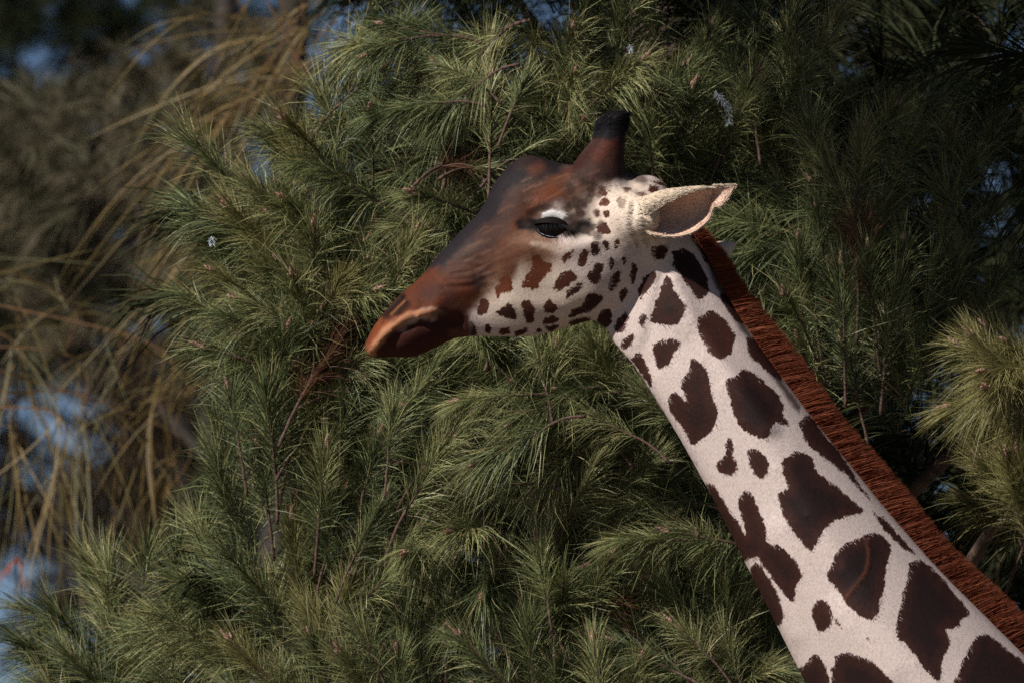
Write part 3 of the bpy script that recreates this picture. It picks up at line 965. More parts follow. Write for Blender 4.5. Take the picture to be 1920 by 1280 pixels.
# scar line
dsc = seg_dist(px, py, [(1624, 1010), (1628, 1040), (1622, 1070), (1606, 1092), (1584, 1118)])
pcol = pcol + (np.exp(-(dsc / 2.2) ** 2) * 0.45)[:, None] * (np.array(srgb(130, 74, 46)) - pcol)

# the body mesh keeps its quads; lids and ears join it below as islands
Q = []
for p_ in bme.polygons:
    pass
nl = len(bme.loops)
LI = np.zeros(nl, dtype=np.int32); bme.loops.foreach_get("vertex_index", LI)
LS = np.zeros(len(bme.polygons), dtype=np.int32); bme.polygons.foreach_get("loop_start", LS)
LT = np.zeros(len(bme.polygons), dtype=np.int32); bme.polygons.foreach_get("loop_total", LT)
faces = []
for k in np.unique(LT):
    s = LS[LT == k]
    faces.append(LI[s[:, None] + np.arange(k)[None]])
isl = [(V, faces)]
cols = [coat]; sdfs = [sdf]; pcs = [pcol]; hid = [hide]


def ysurf(x, y):
    m = np.where((np.abs(px - x) < 6) & (np.abs(py - y) < 6) & (V[:, 1] < 0))[0]
    return V[m, 1].min() if len(m) else -0.09


def island(v, f, col):
    isl.append((v, f)); n = len(v)
    cols.append(np.tile(np.array(col), (n, 1)) if np.ndim(col) == 1 else col)
    sdfs.append(np.full(n, .06)); pcs.append(np.tile(np.array(DK), (n, 1))); hid.append(np.zeros(n))


EYE = (1037, 428)
EY = ysurf(*EYE)
ER = 0.0255
Ec = W(EYE[0], EYE[1] + abs(EY) * 70, EY + 0.011)
Ec[1] = EY + ER - 0.012


def lid(phi0, phi1, R, sgn, col_edge, col_in, col_glint=None, nl_=26, nf=14):
    v, cc = [], []
    for j in range(nf + 1):
        t = j / nf
        ph = math.radians(phi0 + (phi1 - phi0) * t)
        rad = R * (1 + (0.05 if t > 0.9 else 0.0))
        for i in range(nl_ + 1):
            la = math.radians(6 + 168 * i / nl_)
            xx, rr_ = -math.cos(la), math.sin(la)
            q = np.array([xx * 1.28 * rad, -rr_ * math.cos(ph) * rad, rr_ * math.sin(ph) * rad])
            v.append(q); cc.append(np.array(col_edge) * float(np.clip((t - .62) / .12, 0, 1)) + np.array(col_in) * (1 - float(np.clip((t - .62) / .12, 0, 1))))
    # the rim folds in towards the eyeball
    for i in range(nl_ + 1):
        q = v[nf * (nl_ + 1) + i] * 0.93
        v.append(q); cc.append(np.array(col_glint) if col_glint and 6 < i < 19 else np.array(col_edge))
    v = np.array(v)
    v = v @ np.array(Matrix.Rotation(math.radians(8), 3, 'Y')).T
    v[:, 1] *= 1
    c = Ec.copy()
    if sgn > 0:
        v[:, 1] *= -1; c[1] = -c[1]
    f = []
    for j in range(nf + 1):
        for i in range(nl_):
            a = j * (nl_ + 1) + i
            f.append((a, a + 1, a + nl_ + 2, a + nl_ + 1))
    return v + c, [np.array(f)], np.array(cc)


BLK = srgb(26, 20, 19)
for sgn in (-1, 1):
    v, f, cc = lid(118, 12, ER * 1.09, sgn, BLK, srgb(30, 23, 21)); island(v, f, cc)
    v, f, cc = lid(-112, -40, ER * 1.07, sgn, BLK, srgb(110, 94, 84), srgb(176, 180, 190)); island(v, f, cc)  # pale inner rim is a painted wet highlight below the eye


EARS = []


def ear(sgn):
    """a curled leaf: the upper edge folds over towards the viewer near the base, the lower rim rolls up"""
    n = 44
    B = catmull([(1196, 384), (1240, 369), (1275, 365), (1310, 363), (1330, 365), (1339, 361), (1358, 361), (1374, 361)], 12)
    A = catmull([(1206, 422), (1220, 412), (1253, 391), (1286, 375), (1318, 365), (1340, 362), (1358, 362), (1374, 362)], 12)
    Dn = catmull([(1206, 440), (1224, 449), (1262, 454), (1298, 446), (1326, 424), (1335, 402), (1352, 397), (1374, 364)], 12)
    idx = np.linspace(0, len(B) - 1, n)
    pick_ = lambda Q: np.stack([np.interp(idx, np.arange(len(Q)), Q[:, 0]), np.interp(idx, np.arange(len(Q)), Q[:, 1])], 1)
    A, B, Dn = pick_(A), pick_(B), pick_(Dn)
    nt_ = 22
    grid = np.zeros((n, nt_ + 1, 3)); cc = np.zeros((n, nt_ + 1, 3))
    for i in range(n):
        s = i / (n - 1)
        fold = max(0.0, 1 - s / .62)
        yb = -.118 - .045 * s
        deep = .052 * math.sin(math.pi * min(1, .22 + s * .8)) * (1 - s) ** .25
        mid = lambda q, t, w_: q * (1 - w_) + t * w_
        pa = W(*A[i], yb - .030 * fold - .004)
        pab = W(*mid(A[i], B[i], .55), yb - .034 * fold - .003)
        pb = W(*B[i], yb - .012 * fold)
        pc1 = W(*mid(B[i], Dn[i], .28), yb + deep * .85)
        pc2 = W(*mid(B[i], Dn[i], .62), yb + deep)
        pd1 = W(*mid(B[i], Dn[i], .93), yb + deep * .35)
        pd = W(*Dn[i], yb - .006)
        cv = catmull([pa, pab, pb, pc1, pc2, pd1, pd], 10)
        t = np.linspace(0, len(cv) - 1, nt_ + 1)
        for k in range(3):
            grid[i, :, k] = np.interp(t, np.arange(len(cv)), cv[:, k])
        tt = np.linspace(0, 1, nt_ + 1)
        dk = np.clip((tt - .30) / .12, 0, 1) * np.clip((1.04 - tt) / .10, 0, 1) * (1 - .2 * s)
        stn = (1 + .10 * np.sin(tt * 37 + s * 5 + 2 * np.sin(s * 9)) + .07 * np.sin(tt * 71 - s * 13))[:, None] * (1 - .22 * s)  # hair streaks; light fading towards the tip is put into the tone
        cc[i] = stn * np.array(srgb(208, 188, 166))[None] * (1 - dk[:, None]) + np.array(srgb(226, 188, 166))[None] * dk[:, None]
    gu = np.gradient(grid, axis=0); gv = np.gradient(grid, axis=1)
    nn = np.cross(gu, gv); nn /= np.linalg.norm(nn, axis=2)[:, :, None] + 1e-9
    th = .0042 * np.sin(np.pi * np.clip(np.linspace(0, 1, nt_ + 1), .08, .92))[None, :, None] ** .5
    g1, g2 = grid + nn * th * .5, grid - nn * th * .5
    outer_c = np.tile(np.array(srgb(216, 196, 170)), (n, nt_ + 1, 1))
    if (nn[n // 2, nt_ * 2 // 3, 1] > 0):
        c1, c2 = outer_c, cc
    else:
        c1, c2 = cc, outer_c
    m = nt_ + 1
    off = n * m
    f = []
    for i in range(n - 1):
        for j in range(nt_):
            a = i * m + j
            f.append((a, a + m, a + m + 1, a + 1)); f.append((off + a, off + a + 1, off + a + m + 1, off + a + m))
        for j in (0, nt_):
            a = i * m + j
            f.append((a, a + m, off + a + m, off + a))
    for j in range(nt_):
        for i in (0, n - 1):
            a = i * m + j
            f.append((a, a + 1, off + a + 1, off + a))
    v = np.vstack([g1.reshape(-1, 3), g2.reshape(-1, 3)]); cc = np.vstack([c1.reshape(-1, 3), c2.reshape(-1, 3)])
    if sgn < 0:
        EARS.append((grid, nn, gu, cc[:off].reshape(n, m, 3) if c1 is not outer_c else cc[off:].reshape(n, m, 3)))
    if sgn > 0:
        v[:, 1] *= -1
        v = v + np.array([0.010, 0, -0.082])
    return v, [np.array(f)], cc


for sgn in (-1, 1):
    v, f, cc = ear(sgn); island(v, f, cc)

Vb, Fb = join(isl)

# coat material
cm, N, L, p = new_mat("giraffe_coat")
def attr(nm):
    a = N.new("ShaderNodeAttribute"); a.attribute_name = nm; return a
tc = N.new("ShaderNodeTexCoord")
def noise(scale, detail=2.0, vec=None, rough=0.5):
    n = N.new("ShaderNodeTexNoise"); n.inputs["Scale"].default_value = scale; n.inputs["Detail"].default_value = detail
    n.inputs["Roughness"].default_value = rough
    L.new(vec if vec is not None else tc.outputs["Object"], n.inputs["Vector"]); return n
def math_(op, a, b=None, c=None):
    n = N.new("ShaderNodeMath"); n.operation = op
    for i, x in enumerate((a, b, c)):
        if x is None: continue
        if isinstance(x, (int, float)): n.inputs[i].default_value = x
        else: L.new(x, n.inputs[i])
    return n.outputs[0]
def mixc(f, a, b, mode='MIX'):
    n = N.new("ShaderNodeMix"); n.data_type = 'RGBA'; n.blend_type = mode
    for k, x in ((0, f), (6, a), (7, b)):
        if isinstance(x, (int, float)): n.inputs[k].default_value = x
        elif isinstance(x, tuple): n.inputs[k].default_value = (*x, 1)
        else: L.new(x, n.inputs[k])
    return n.outputs[2]
# hairs run down and back along the coat: stretch one axis
mp = N.new("ShaderNodeMapping"); mp.inputs["Rotation"].default_value = (0, math.radians(55), 0); mp.inputs["Scale"].default_value = (1, 1, 1)
L.new(tc.outputs["Object"], mp.inputs["Vector"])
mp2 = N.new("ShaderNodeMapping"); mp2.inputs["Scale"].default_value = (0.3, 1, 1)
L.new(mp.outputs[0], mp2.inputs["Vector"])
hair = noise(420, 3, mp2.outputs[0], .65)
edge1 = noise(70, 3); edge2 = noise(260, 3, mp2.outputs[0], .7)
big = noise(9, 3); mid = noise(38, 4)
e = math_('ADD', math_('MULTIPLY', math_('SUBTRACT', edge1.outputs[0], .5), .012), math_('MULTIPLY', math_('SUBTRACT', edge2.outputs[0], .5), .013))
sd_ = math_('ADD', attr("patch").outputs["Fac"], e)
mr = N.new("ShaderNodeMapRange"); mr.interpolation_type = 'SMOOTHSTEP'
L.new(sd_, mr.inputs[0]); mr.inputs[1].default_value = .0012; mr.inputs[2].default_value = -.0016
mask = math_('MULTIPLY', mr.outputs[0], attr("show").outputs["Fac"])
rim = N.new("ShaderNodeMapRange"); L.new(sd_, rim.inputs[0]); rim.inputs[1].default_value = -.028; rim.inputs[2].default_value = .0; rim.inputs[3].default_value = 0; rim.inputs[4].default_value = .65
pc = mixc(math_('MULTIPLY', rim.outputs[0], mid.outputs[0]), attr("patch_colour").outputs["Color"], srgb(92, 50, 38))
pc = mixc(math_('MULTIPLY', big.outputs[0], .35), pc, srgb(54, 34, 29))
base = mixc(math_('MULTIPLY', mid.outputs[0], .30), attr("coat").outputs["Color"], mixc(1.0, attr("coat").outputs["Color"], (.80, .70, .62), 'MULTIPLY'))
col = mixc(mask, base, pc)
hr = N.new("ShaderNodeMapRange"); L.new(hair.outputs[0], hr.inputs[0]); hr.inputs[1].default_value = .3; hr.inputs[2].default_value = .7; hr.inputs[3].default_value = .74; hr.inputs[4].default_value = 1.14
vv = N.new("ShaderNodeVectorMath"); vv.operation = 'SCALE'; L.new(col, vv.inputs[0]); L.new(hr.outputs[0], vv.inputs["Scale"])
L.new(vv.outputs[0], p.inputs["Base Color"])
p.inputs["Roughness"].default_value = .62
set_spec(p, .08)
p.inputs["Sheen Weight"].default_value = 0
p.inputs["Sheen Roughness"].default_value = .4
hb = math_('ADD', math_('MULTIPLY', hair.outputs[0], .5), math_('MULTIPLY', mid.outputs[0], .8))
bp = N.new("ShaderNodeBump"); bp.inputs["Strength"].default_value = .55; bp.inputs["Distance"].default_value = .0022
L.new(hb, bp.inputs["Height"]); L.new(bp.outputs[0], p.inputs["Normal"])

bmesh_ = mesh_np("body", Vb - GB, Fb, [cm], True)
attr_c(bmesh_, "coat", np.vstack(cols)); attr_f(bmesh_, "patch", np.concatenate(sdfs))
attr_c(bmesh_, "patch_colour", np.vstack(pcs)); attr_f(bmesh_, "show", np.concatenate(hid))
bpy.data.meshes.remove(bme)
body = link("body", bmesh_, gir)

# short hair lying along the coat
def coat_hair(n, r):
    q4 = [f for f in faces if f.shape[1] == 4][0]
    cen = V[q4].mean(1)
    cx, cy = to_px(cen)
    ok = (cx < 1960) & (cy < 1310) & (cen[:, 1] < .045)
    ok &= ~((np.abs(cx - 1037) < 40) & (np.abs(cy - 428) < 20))
    q4 = q4[ok]
    A_, B_, C_, D_ = (V[q4[:, i]] for i in range(4))
    nr = np.cross(C_ - A_, D_ - B_); ar = np.linalg.norm(nr, axis=1); nr /= ar[:, None] + 1e-12
    dens = ar * np.where(cx[ok] < 1330, 1.35, 1.0)
    k = r.choice(len(q4), n, p=dens / dens.sum())
    u, v_ = r.random(n)[:, None], r.random(n)[:, None]
    w4 = [(1 - u) * (1 - v_), u * (1 - v_), u * v_, (1 - u) * v_]
    at = lambda arr: sum(w4[i] * (arr[q4[k, i]] if arr.ndim > 1 else arr[q4[k, i]][:, None]) for i in range(4))
    P, nn = at(V), nr[k]
    hx, hy = to_px(P)
    sd = at(sdf)[:, 0]; ct = at(coat); pc_ = at(pcol); sh = at(hide)[:, 0]
    n1 = np.array([mn.noise(Vector(p_) * 60) for p_ in P]); n2 = np.array([mn.noise(Vector(p_) * 170) for p_ in P])
    n3 = np.array([mn.noise(Vector(p_) * 16) for p_ in P])
    sd = sd + n1 * .0035 + n2 * .0022 + r.normal(0, .0012, n)
    mk = (np.clip((.0010 - sd) / .0024, 0, 1) * sh)[:, None]
    n4 = np.array([mn.noise(Vector(p_) * 9) for p_ in P])
    rimc = .7 * np.clip(np.clip((sd + .028) / .028, 0, 1) * np.clip(.5 + n1, 0, 1) * .5 + np.clip(.05 + n4 * .8, 0, .40), 0, 1)[:, None]
    pc_ = pc_ * (1 - rimc) + np.array(srgb(92, 50, 38)) * rimc
    ct = ct * (1 - .12 * np.clip(.5 + n1 * .9, 0, 1))[:, None]
    col_ = ct * (1 - mk) + pc_ * mk
    col_ = col_ * (1 + r.normal(0, .13, n) + n2 * .16 + n3 * .12)[:, None]
    # flow: back over the face, then down the neck
    wn = 1 / (1 + np.exp(-((hx - 1180) + (hy - 500) * .45) / 35))
    fx_ = .90 * (1 - wn) + .62 * wn; fy_ = (-.30 * (1 - wn) + .80 * wn)
    stv = np.array([mn.noise(Vector(((.9 * a_ - .35 * b_) * .011, (.35 * a_ + .9 * b_) * .085, 3.1))) for a_, b_ in zip(hx, hy)])
    stv2 = np.array([mn.noise(Vector(((.9 * a_ - .35 * b_) * .03, (.35 * a_ + .9 * b_) * .22, 7.7))) for a_, b_ in zip(hx, hy)])
    col_ = col_ * (1 + (1 - wn) * (stv * .85 + stv2 * .5))[:, None]
    ch = np.exp(-(((hx - 1040) / 110) ** 2 + ((hy - 560) / 70) ** 2)); fy_ = fy_ + ch * .7
    an = np.arctan2(fy_, fx_) + n3 * .5 + r.normal(0, .22, n)
    fl = np.stack([np.cos(an), np.zeros(n), -np.sin(an)], 1)
    fl -= (fl * nn).sum(1)[:, None] * nn; fl /= np.linalg.norm(fl, axis=1)[:, None] + 1e-9
    d = fl + nn * r.uniform(.10, .36, n)[:, None]; d /= np.linalg.norm(d, axis=1)[:, None]
    ln = np.interp(hx, [700, 860, 1100, 1300], [.0045, .0065, .0080, .0100]) * r.uniform(.7, 1.25, n)
    ln = ln * (1 + .9 * np.exp(-((hx - 1195) / 38) ** 2 - ((hy - 425) / 42) ** 2) + .8 * (hy < 245))
    wd = r.uniform(.0006, .0011, n)
    sdv = np.cross(d, nn); sdv /= np.linalg.norm(sdv, axis=1)[:, None]
    G = np.zeros((n, 3, 2, 3))
    for i, t in enumerate((0, .5, 1)):
        c = P - nn * .0008 + d * (ln * t)[:, None] - nn * (ln * .22 * t * t)[:, None]
        ww = (wd * (1, .85, .2)[i] / 2)[:, None]
        G[:, i, 0] = c - sdv * ww; G[:, i, 1] = c + sdv * ww
    b0 = np.arange(n) * 6
    F_ = np.concatenate([np.stack([b0, b0 + 1, b0 + 3, b0 + 2], 1), np.stack([b0 + 2, b0 + 3, b0 + 5, b0 + 4], 1)])
    return G.reshape(-1, 3), F_, np.repeat(np.clip(col_, 0, 1), 6, axis=0)


hm_, N6, L6, p6 = new_mat("coat_hair")
ah = N6.new("ShaderNodeAttribute"); ah.attribute_name = "colour"
L6.new(ah.outputs["Color"], p6.inputs["Base Color"]); p6.inputs["Roughness"].default_value = .6; set_spec(p6, .06)
v, f, cc = coat_hair(135000, np.random.default_rng(90))
# the same hair over both sides of the near ear, longer along its edges
r = np.random.default_rng(91)
gr_, nn_, gu_, ec_ = EARS[0]
n = 9000
i0, j0 = r.integers(0, gr_.shape[0] - 1, n), r.integers(0, gr_.shape[1] - 1, n)
u_, v_ = r.random(n)[:, None], r.random(n)[:, None]
bl = lambda A: (A[i0, j0] * (1 - u_) * (1 - v_) + A[i0 + 1, j0] * u_ * (1 - v_) + A[i0, j0 + 1] * (1 - u_) * v_ + A[i0 + 1, j0 + 1] * u_ * v_)
P_, N_, U_, C_ = bl(gr_), bl(nn_), bl(gu_), bl(ec_)
sgn_ = r.choice([-1.0, 1.0], n)[:, None]
U_ = U_ / (np.linalg.norm(U_, axis=1)[:, None] + 1e-9)
d_ = U_ + N_ * sgn_ * r.uniform(.05, .22, n)[:, None] + r.normal(0, .12, (n, 3)); d_ /= np.linalg.norm(d_, axis=1)[:, None]
edge_ = (j0 < 2) | (j0 > gr_.shape[1] - 4)
ve, fe, te = ribbons(P_ + N_ * sgn_ * .0018, d_, np.where(edge_, .006, .0055) * r.uniform(.6, 1.3, n), np.full(n, .05), r.uniform(.0006, .001, n), r.uniform(0, .2, n), r, 2)
ce = np.repeat(np.clip(C_ * (1 + r.normal(0, .08, n))[:, None], 0, 1), 6, axis=0)
f = np.vstack([f, fe + len(v)]); v = np.vstack([v, ve]); cc = np.vstack([cc, ce])
me = mesh_np("coat_hair", v - GB, f, [hm_]); attr_c(me, "colour", cc)
link("coat_hair", me, gir, "stuff")

# eyes
em, N2, L2, p2 = new_mat("dark_eye")
p2.inputs["Base Color"].default_value = (0.004, 0.003, 0.003, 1); p2.inputs["Roughness"].default_value = .16
set_spec(p2, .22)
v, f = ball((0, 0, 0), (ER * 1.15, ER, ER), None, 40)
eye_me = mesh_np("eye", v, f, [em], True)
lm, N3, L3, p3 = new_mat("black_hair")
p3.inputs["Base Color"].default_value = (.012, .010, .010, 1); p3.inputs["Roughness"].default_value = .45
for sgn in (-1, 1):
    o = link("eye", eye_me, gir)
    o.location = (Ec[0] - GB[0], Ec[1] * (1 if sgn < 0 else -1), Ec[2])
    # lashes
    r = np.random.default_rng(40)
    n = 90
    la = np.radians(r.uniform(25, 165, n)); ph = math.radians(12)
    R_ = ER * 1.1
    b0 = np.stack([-np.cos(la) * 1.28 * R_, -np.sin(la) * math.cos(ph) * R_, np.sin(la) * math.sin(ph) * R_], 1)
    d0 = np.stack([-np.cos(la) * .5 + .1, -np.full(n, .85), r.normal(-.25, .15, n)], 1)
    d0 /= np.linalg.norm(d0, axis=1)[:, None]
    v, f, t = ribbons(b0, d0, r.uniform(.014, .024, n), np.full(n, .35), np.full(n, .0007), r.uniform(0, .1, n), r, 3)
    if sgn > 0:
        v[:, 1] *= -1
    c = Ec.copy(); c[1] *= (1 if sgn < 0 else -1)
    link("eyelashes", mesh_np("eyelashes", v + c - GB, f, [lm]), gir)

# mane
mm = mat_needle("mane_hair", [srgb(74, 38, 28), srgb(110, 56, 38), srgb(138, 74, 48), srgb(160, 98, 66)], rough=.65, spec=.08, transl=.35, rand=0)
crest = catmull([(1262, 372), (1296, 420), (1330, 472), (1364, 540), (1408, 612), (1468, 698), (1533, 785), (1603, 872), (1683, 970), (1768, 1066), (1860, 1158), (1964, 1262), (2134, 1430), (2324, 1600)], 8)
cd = np.concatenate([[0], np.cumsum(np.linalg.norm(np.diff(crest, axis=0), axis=1))])
n = 56000
r = np.random.default_rng(77)
s = r.uniform(0, cd[-1] * 1.0, n)
bx = np.interp(s, cd, crest[:, 0]); by = np.interp(s, cd, crest[:, 1])
tx = np.interp(np.minimum(s + 5, cd[-1]), cd, crest[:, 0]) - np.interp(s - 5, cd, crest[:, 0]); ty = np.interp(np.minimum(s + 5, cd[-1]), cd, crest[:, 1]) - np.interp(s - 5, cd, crest[:, 1])
tl = np.hypot(tx, ty); tx /= tl; ty /= tl
nx, ny = ty, -tx                                  # outward, in photograph axes
clump = np.sin(s / 9.0 + 2 * np.sin(s / 31.0)) * .5 + np.sin(s / 3.7) * .3
lean = .34 + .06 * clump + r.normal(0, .055, n)
yy = r.normal(0, .015, n)
dirx = nx + tx * lean; diry = ny + ty * lean
base = np.stack([(bx - nx * 9 - 960) / 1000, yy, Z0 + (640 - by + ny * 9) / 1000 / KY], 1)
dirs = np.stack([dirx, yy * 9 + r.normal(0, .08, n), -diry], 1)
dirs /= np.linalg.norm(dirs, axis=1)[:, None]
ln = np.interp(s, [0, 60, 140, 260, 900, 2200], [.011, .024, .040, .053, .057, .055]) * (1.08 - .5 * r.random(n) ** 2.2) * (1 + .05 * clump + .05 * np.sin(s / 47.0))
tint = np.clip(r.normal(.46, .18, n) + .07 * clump - 0.06, 0, .95)
v, f, t = ribbons(base, dirs, ln, np.full(n, .06), np.full(n, .0009), r.uniform(0, .14, n), r, 2, tint)
me = mesh_np("mane", v - GB, f, [mm]); attr_f(me, "tint", t)
link("mane", me, gir)
# tail tuft
n = 500
b0 = np.tile(W(3765, 2990), (n, 1)) + r.normal(0, .008, (n, 3)); d0 = r.normal(0, .12, (n, 3)); d0[:, 2] -= 1; d0 /= np.linalg.norm(d0, axis=1)[:, None]
v, f, t = ribbons(b0, d0, r.uniform(.25, .45, n), np.full(n, .0), np.full(n, .003), r.uniform(0, .1, n), r, 3)
link("tail_tuft", mesh_np("tail_tuft", v - GB, f, [lm]), gir)

# ------------------------------------------------------------------ the trees out of focus on the left
def gold_tree():
    base = np.array([-1.55, 5.2, 0.0])
    t = thing("drooping_tree", "tree with long arching golden brown needles, out of focus behind the pine's left edge", "tree", tuple(base))
    P = catmull([(0, 0, -.1), (.02, .1, 1.5), (-.04, 0, 3.2), (.05, .1, 5.4), (.0, 0, 7.5)], 6)
    V, F = tube(P, np.linspace(.13, .03, len(P)), 12)
    link("trunk", mesh_np("trunk", V, F, [M_BARK], True), t)
    k = 1 + 5.2 / D
    r = np.random.default_rng(21)
    # branch tips in photograph units, with the way the needles sweep
    # node (photograph units), sweep, fan, how many needles, length, tint
    ND = [((452, 66), (-1, -.05), .22, 15, .36, .45), ((485, 112), (-.85, -.45), .3, 16, .36, .45), ((525, 150), (-1, -.15), .35, 26, .36, .5), ((560, 60), (-.7, -.8), .4, 12, .34, .45),
          ((640, 10), (-.5, -.8), .5, 14, .34, .5), ((500, 190), (-1, .05), .3, 22, .34, .5), ((350, 255), (-1, -.1), .35, 22, .32, .45), ((420, 60), (-.6, .35), .4, 9, .3, .4),
          ((350, 330), (-.7, -.7), .4, 26, .34, .4), ((345, 420), (-.6, -.8), .35, 30, .34, .35), ((330, 500), (-.6, -.8), .3, 24, .32, .4), ((350, 640), (-.5, -.8), .4, 22, .32, .4), ((360, 760), (-.9, .2), .5, 20, .3, .4),
          ((30, 640), (.2, -.9), .5, 20, .34, .85), ((110, 650), (-.1, .5), .8, 18, .3, .85), ((210, 690), (.1, .3), .9, 14, .3, .8), ((60, 760), (.3, -.9), .6, 20, .34, .85), ((160, 800), (.1, -.9), .6, 18, .32, .75),
          ((290, 800), (-.2, -1), .4, 18, .28, .4), ((230, 860), (.2, -.9), .6, 16, .28, .6), ((30, 880), (.1, -1), .5, 16, .3, .8), ((10, 560), (.8, .5), .5, 12, .3, .85), ((120, 920), (0, -1), .5, 14, .26, .6), ((300, 930), (-.3, -.8), .6, 14, .26, .5)]
    zt = Z0 + 5.2 * math.tan(PITCH)
    for (a, sw, fan, n, ln, tn) in ND:
        if a[1] > 500:
            n = int(n * 1.2)
        else:
            n = int(n * 1.3)
        pb = np.array([(a[0] - 960) * k / 1000 - base[0], r.uniform(-.35, .35), (640 - a[1]) * k / 1000 + zt])
        up = np.array([-sw[0], r.normal(0, .2), .6 + abs(sw[1]) * .4]) * .16
        st = np.array([0, 0, max(pb[2] + .5, 5.3) + r.uniform(0, .6)])
        if a[0] < 320 and a[1] > 500:                     # these come in level from the trunk on the left
            st = np.array([0, 0, pb[2] + r.uniform(.05, .5)])
            P = catmull([st, st * .5 + pb * .5 + np.array([0, 0, .10]), pb + up, pb], 6)
        else:
            P = catmull([st, st * .45 + (pb + up * 3) * .55 + np.array([0, 0, .45]), pb + up * 2.2 + np.array([.06, 0, .25]), pb + up, pb], 6)
        V, F = tube(P, np.linspace(.0032, .0014, len(P)), 6)
        br = link("branch", mesh_np("branch", V, F, [M_GOLD_BARK], True), t)
        bb = pb + up * r.random(n)[:, None]
        d = np.stack([sw[0] + r.normal(0, fan, n), r.normal(0, .35, n), sw[1] + r.normal(0, fan, n)], 1)
        d /= np.linalg.norm(d, axis=1)[:, None]
        tint = np.clip(r.normal(tn * .85, .25, n), 0, 1)
        v, f, tt = ribbons(bb, d, ln * r.uniform(.55, 1.15, n), r.uniform(.15, .9, n), r.uniform(.0019, .0034, n), r.uniform(.05, .6, n), r, 9, tint)
        me = mesh_np("needle_tuft", v, f, [M_GOLD]); attr_f(me, "tint", tt)
        link("needle_tuft", me, br)
    for (a, b_) in [((660, 118), .08), ((30, 1045), .07)]:      # reddish dead sprays
        pb = np.array([(a[0] - 960) * k / 1000 - base[0], r.uniform(-.2, .2), (640 - a[1]) * k / 1000 + zt])
        n = 9
        d = np.stack([r.normal(0, .35, n), r.normal(0, .4, n), r.normal(-.6, .4, n)], 1); d /= np.linalg.norm(d, axis=1)[:, None]
        v, f, tt = ribbons(pb + r.normal(0, .002, (n, 3)), d, b_ * r.uniform(.5, 1.2, n), np.full(n, .3), np.full(n, .005), np.full(n, .1), r, 3, r.uniform(.1, .9, n))
        me = mesh_np("dead_spray", v, f, [M_RED]); attr_f(me, "tint", tt)
        link("dead_spray", me, t)
    return t


M_GOLD_BARK = mat_bark("golden_bark", srgb(70, 48, 26), srgb(115, 80, 42), 60)
M_FAR_BARK = mat_bark("far_bark", srgb(26, 20, 17), srgb(52, 42, 36), 12)
gold_tree()


SKYHOLES = [(590, 60, 45), (660, 120, 32), (560, 120, 18), (190, 440, 19), (275, 540, 28), (20, 530, 23), (240, 650, 30), (215, 690, 18), (50, 740, 19), (110, 770, 20), (170, 745, 17), (30, 820, 20), (95, 850, 14), (170, 820, 14), (290, 895, 19), (5, 1140, 35), (40, 1060, 17), (100, 1000, 12), (120, 1090, 19), (60, 930, 12), (350, 520, 18), (320, 600, 16), (400, 640, 12)]


def far_tree(name, label, dist, tx, base_lbl, clumps, seed, mat, trunk_r=.14, n_per=14, tsc=.48):
    """clumps in photograph units: x, y, radius"""
    r = np.random.default_rng(seed)
    k = 1 + dist / D
    base = np.array([(tx - 960) * k / 1000, dist, 0])
    t = thing(name, label, "tree", tuple(base))
    zt = Z0 + dist * math.tan(PITCH)
    top = zt + 1.6
    P = catmull([(0, 0, -.1), (.05, 0, top * .3), (-.04, .05, top * .65), (0, 0, top)], 6)
    V, F = tube(P, np.linspace(trunk_r, .03, len(P)), 12)
    link("trunk", mesh_np("trunk", V, F, [M_FAR_BARK], True), t)
    spots, lim = [], []
    for (cx, cy, R) in clumps:
        c = np.array([(cx - 960) * k / 1000 - base[0], r.uniform(-.4, .4), zt + (640 - cy) * k / 1000])
        st = np.array([0, 0, max(.6, c[2] - .5)])
        lim.append(tube(catmull([st, (st + c) / 2 - np.array([0, 0, .1]), c], 6), np.linspace(.03, .006, 13), 7))
        for q in range(n_per):
            v = r.normal(size=3); v /= np.linalg.norm(v)
            v *= R * k / 1000 * r.uniform(.4, 1) ** .5
            ax = v / np.linalg.norm(v) * np.array([1, 1, .6]) + np.array([0, -.2, .35])
            w_ = c + v
            hx, hy = (w_[0] + base[0]) / k * 1000 + 960, 640 - (w_[2] - zt) / k * 1000
            if not any((hx - a) ** 2 + (hy - b_) ** 2 < (R_ + 36) ** 2 for a, b_, R_ in SKYHOLES):
                spots.append((w_, ax / np.linalg.norm(ax)))
    for V, F in lim:
        link("limb", mesh_np("limb", V, F, [M_FAR_BARK], True), t)
    V, F, T = mass(spots, LOW, (k * tsc * .85, k * tsc * 1.15))
    me = mesh_np("crown", V, F, [mat]); attr_f(me, "tint", T)
    link("crown", me, t, "stuff")
    return t


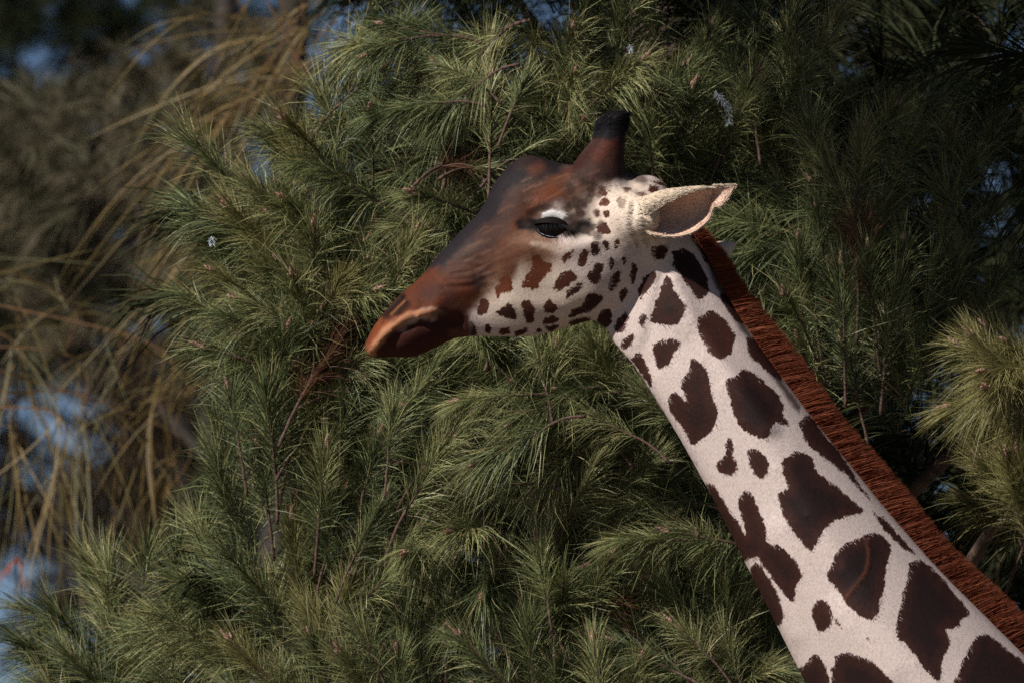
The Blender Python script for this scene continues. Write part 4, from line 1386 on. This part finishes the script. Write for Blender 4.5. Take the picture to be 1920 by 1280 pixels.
far_tree("pine_tree", "blurred olive green pine bough mass in the left background", 9.0, 560, '',
         [(110, 260, 80), (200, 320, 90), (330, 190, 80), (260, 400, 80), (130, 380, 80), (70, 300, 60), (420, 300, 90), (330, 400, 80), (170, 590, 55), (140, 240, 60), (400, 120, 60)], 31, M_FAR, n_per=34)
far_tree("pine_tree", "dark evergreen in deep shade at the upper left, farthest back", 19.0, -160, '',
         [(-60, 100, 90), (-60, 260, 90), (-60, 430, 90), (-50, -30, 90), (40, -20, 80), (20, 40, 90), (120, 60, 90), (240, 40, 90), (30, 180, 90), (340, 60, 80), (10, 330, 80), (100, 150, 80), (430, 30, 70), (50, 450, 80), (120, 480, 60), (280, 520, 50), (60, 610, 50), (230, 560, 40), (560, 110, 30)], 32, M_PINE_D, n_per=30)
far_tree("pine_tree", "thin-crowned brown tree low at the left with bright sky showing through", 15.0, 430, '',
         [(310, 760, 50), (340, 840, 60), (250, 880, 40), (200, 960, 50), (330, 960, 60), (100, 900, 40), (290, 620, 40), (60, 990, 30)], 33, M_BROWN, n_per=22)
far_tree("broad_tree", "shaded brown-green tree filling the lower left background between patches of bright sky", 22.0, 560, '',
         [(x + (45 if (y // 90) % 2 else 0), y, 75) for x in range(-110, 460, 90) for y in range(400, 1130, 90)], 36, M_BROWN, .12, 13, .6)
far_tree("backing_evergreen", "dark evergreen added behind the main pine on the right to darken its gaps", 4.5, 1300, '',
         [(x + (60 if (y // 200) % 2 else 0), y, 150) for x in range(820, 2260, 170) for y in range(-110, 1400, 170)], 34, M_PINE_D, .2, 11, 1.05)  # tree added as a dark backing so the pine's gaps stay black

# ------------------------------------------------------------------ feathers caught in the pine
fm, N4, L4, p4 = new_mat("white_feather")
p4.inputs["Base Color"].default_value = (.50, .54, .56, 1); p4.inputs["Roughness"].default_value = .8


def feather(pts, y, wid, label, name="feather", n=130, seed=1):
    r = np.random.default_rng(seed)
    P = catmull([W(a, b_, y + i * .004) for i, (a, b_) in enumerate(pts)], 8)
    o = P[0].copy()
    t = thing(name, label, "feather", tuple(o))
    V, F = tube(P - o, np.linspace(.0010, .0004, len(P)), 6)
    link("shaft", mesh_np("shaft", V, F, [fm], True), t)
    s = r.uniform(0, 1, n) * (len(P) - 1)
    i0 = np.minimum(s.astype(int), len(P) - 2)
    bb = P[i0] + (P[i0 + 1] - P[i0]) * (s - i0)[:, None] - o
    tg = P[i0 + 1] - P[i0]; tg /= np.linalg.norm(tg, axis=1)[:, None]
    sdv = np.cross(tg, np.array([0, 1.0, 0])) * r.choice([-1, 1], n)[:, None]
    d = tg * .7 + sdv + r.normal(0, .35, (n, 3)); d /= np.linalg.norm(d, axis=1)[:, None]
    v, f, _ = ribbons(bb, d, r.uniform(.6, 1.1, n) * wid, np.full(n, .1), np.full(n, .0008), r.uniform(0, .3, n), r, 3)
    link("vane", mesh_np("vane", v, f, [fm]), t)


feather([(1352, 123), (1362, 140), (1376, 155), (1379, 188)], .50, .012, "white bird feather caught on a pine shoot above and right of the giraffe's ear", seed=4)
feather([(382, 404), (384, 418)], .50, .009, "small white down feather stuck in needles at the pine's left edge", "down_feather", 120, 6)
feather([(1186, 32), (1190, 46)], .52, .007, "tiny white down feather in needles near the top centre", "down_feather", 90, 8)
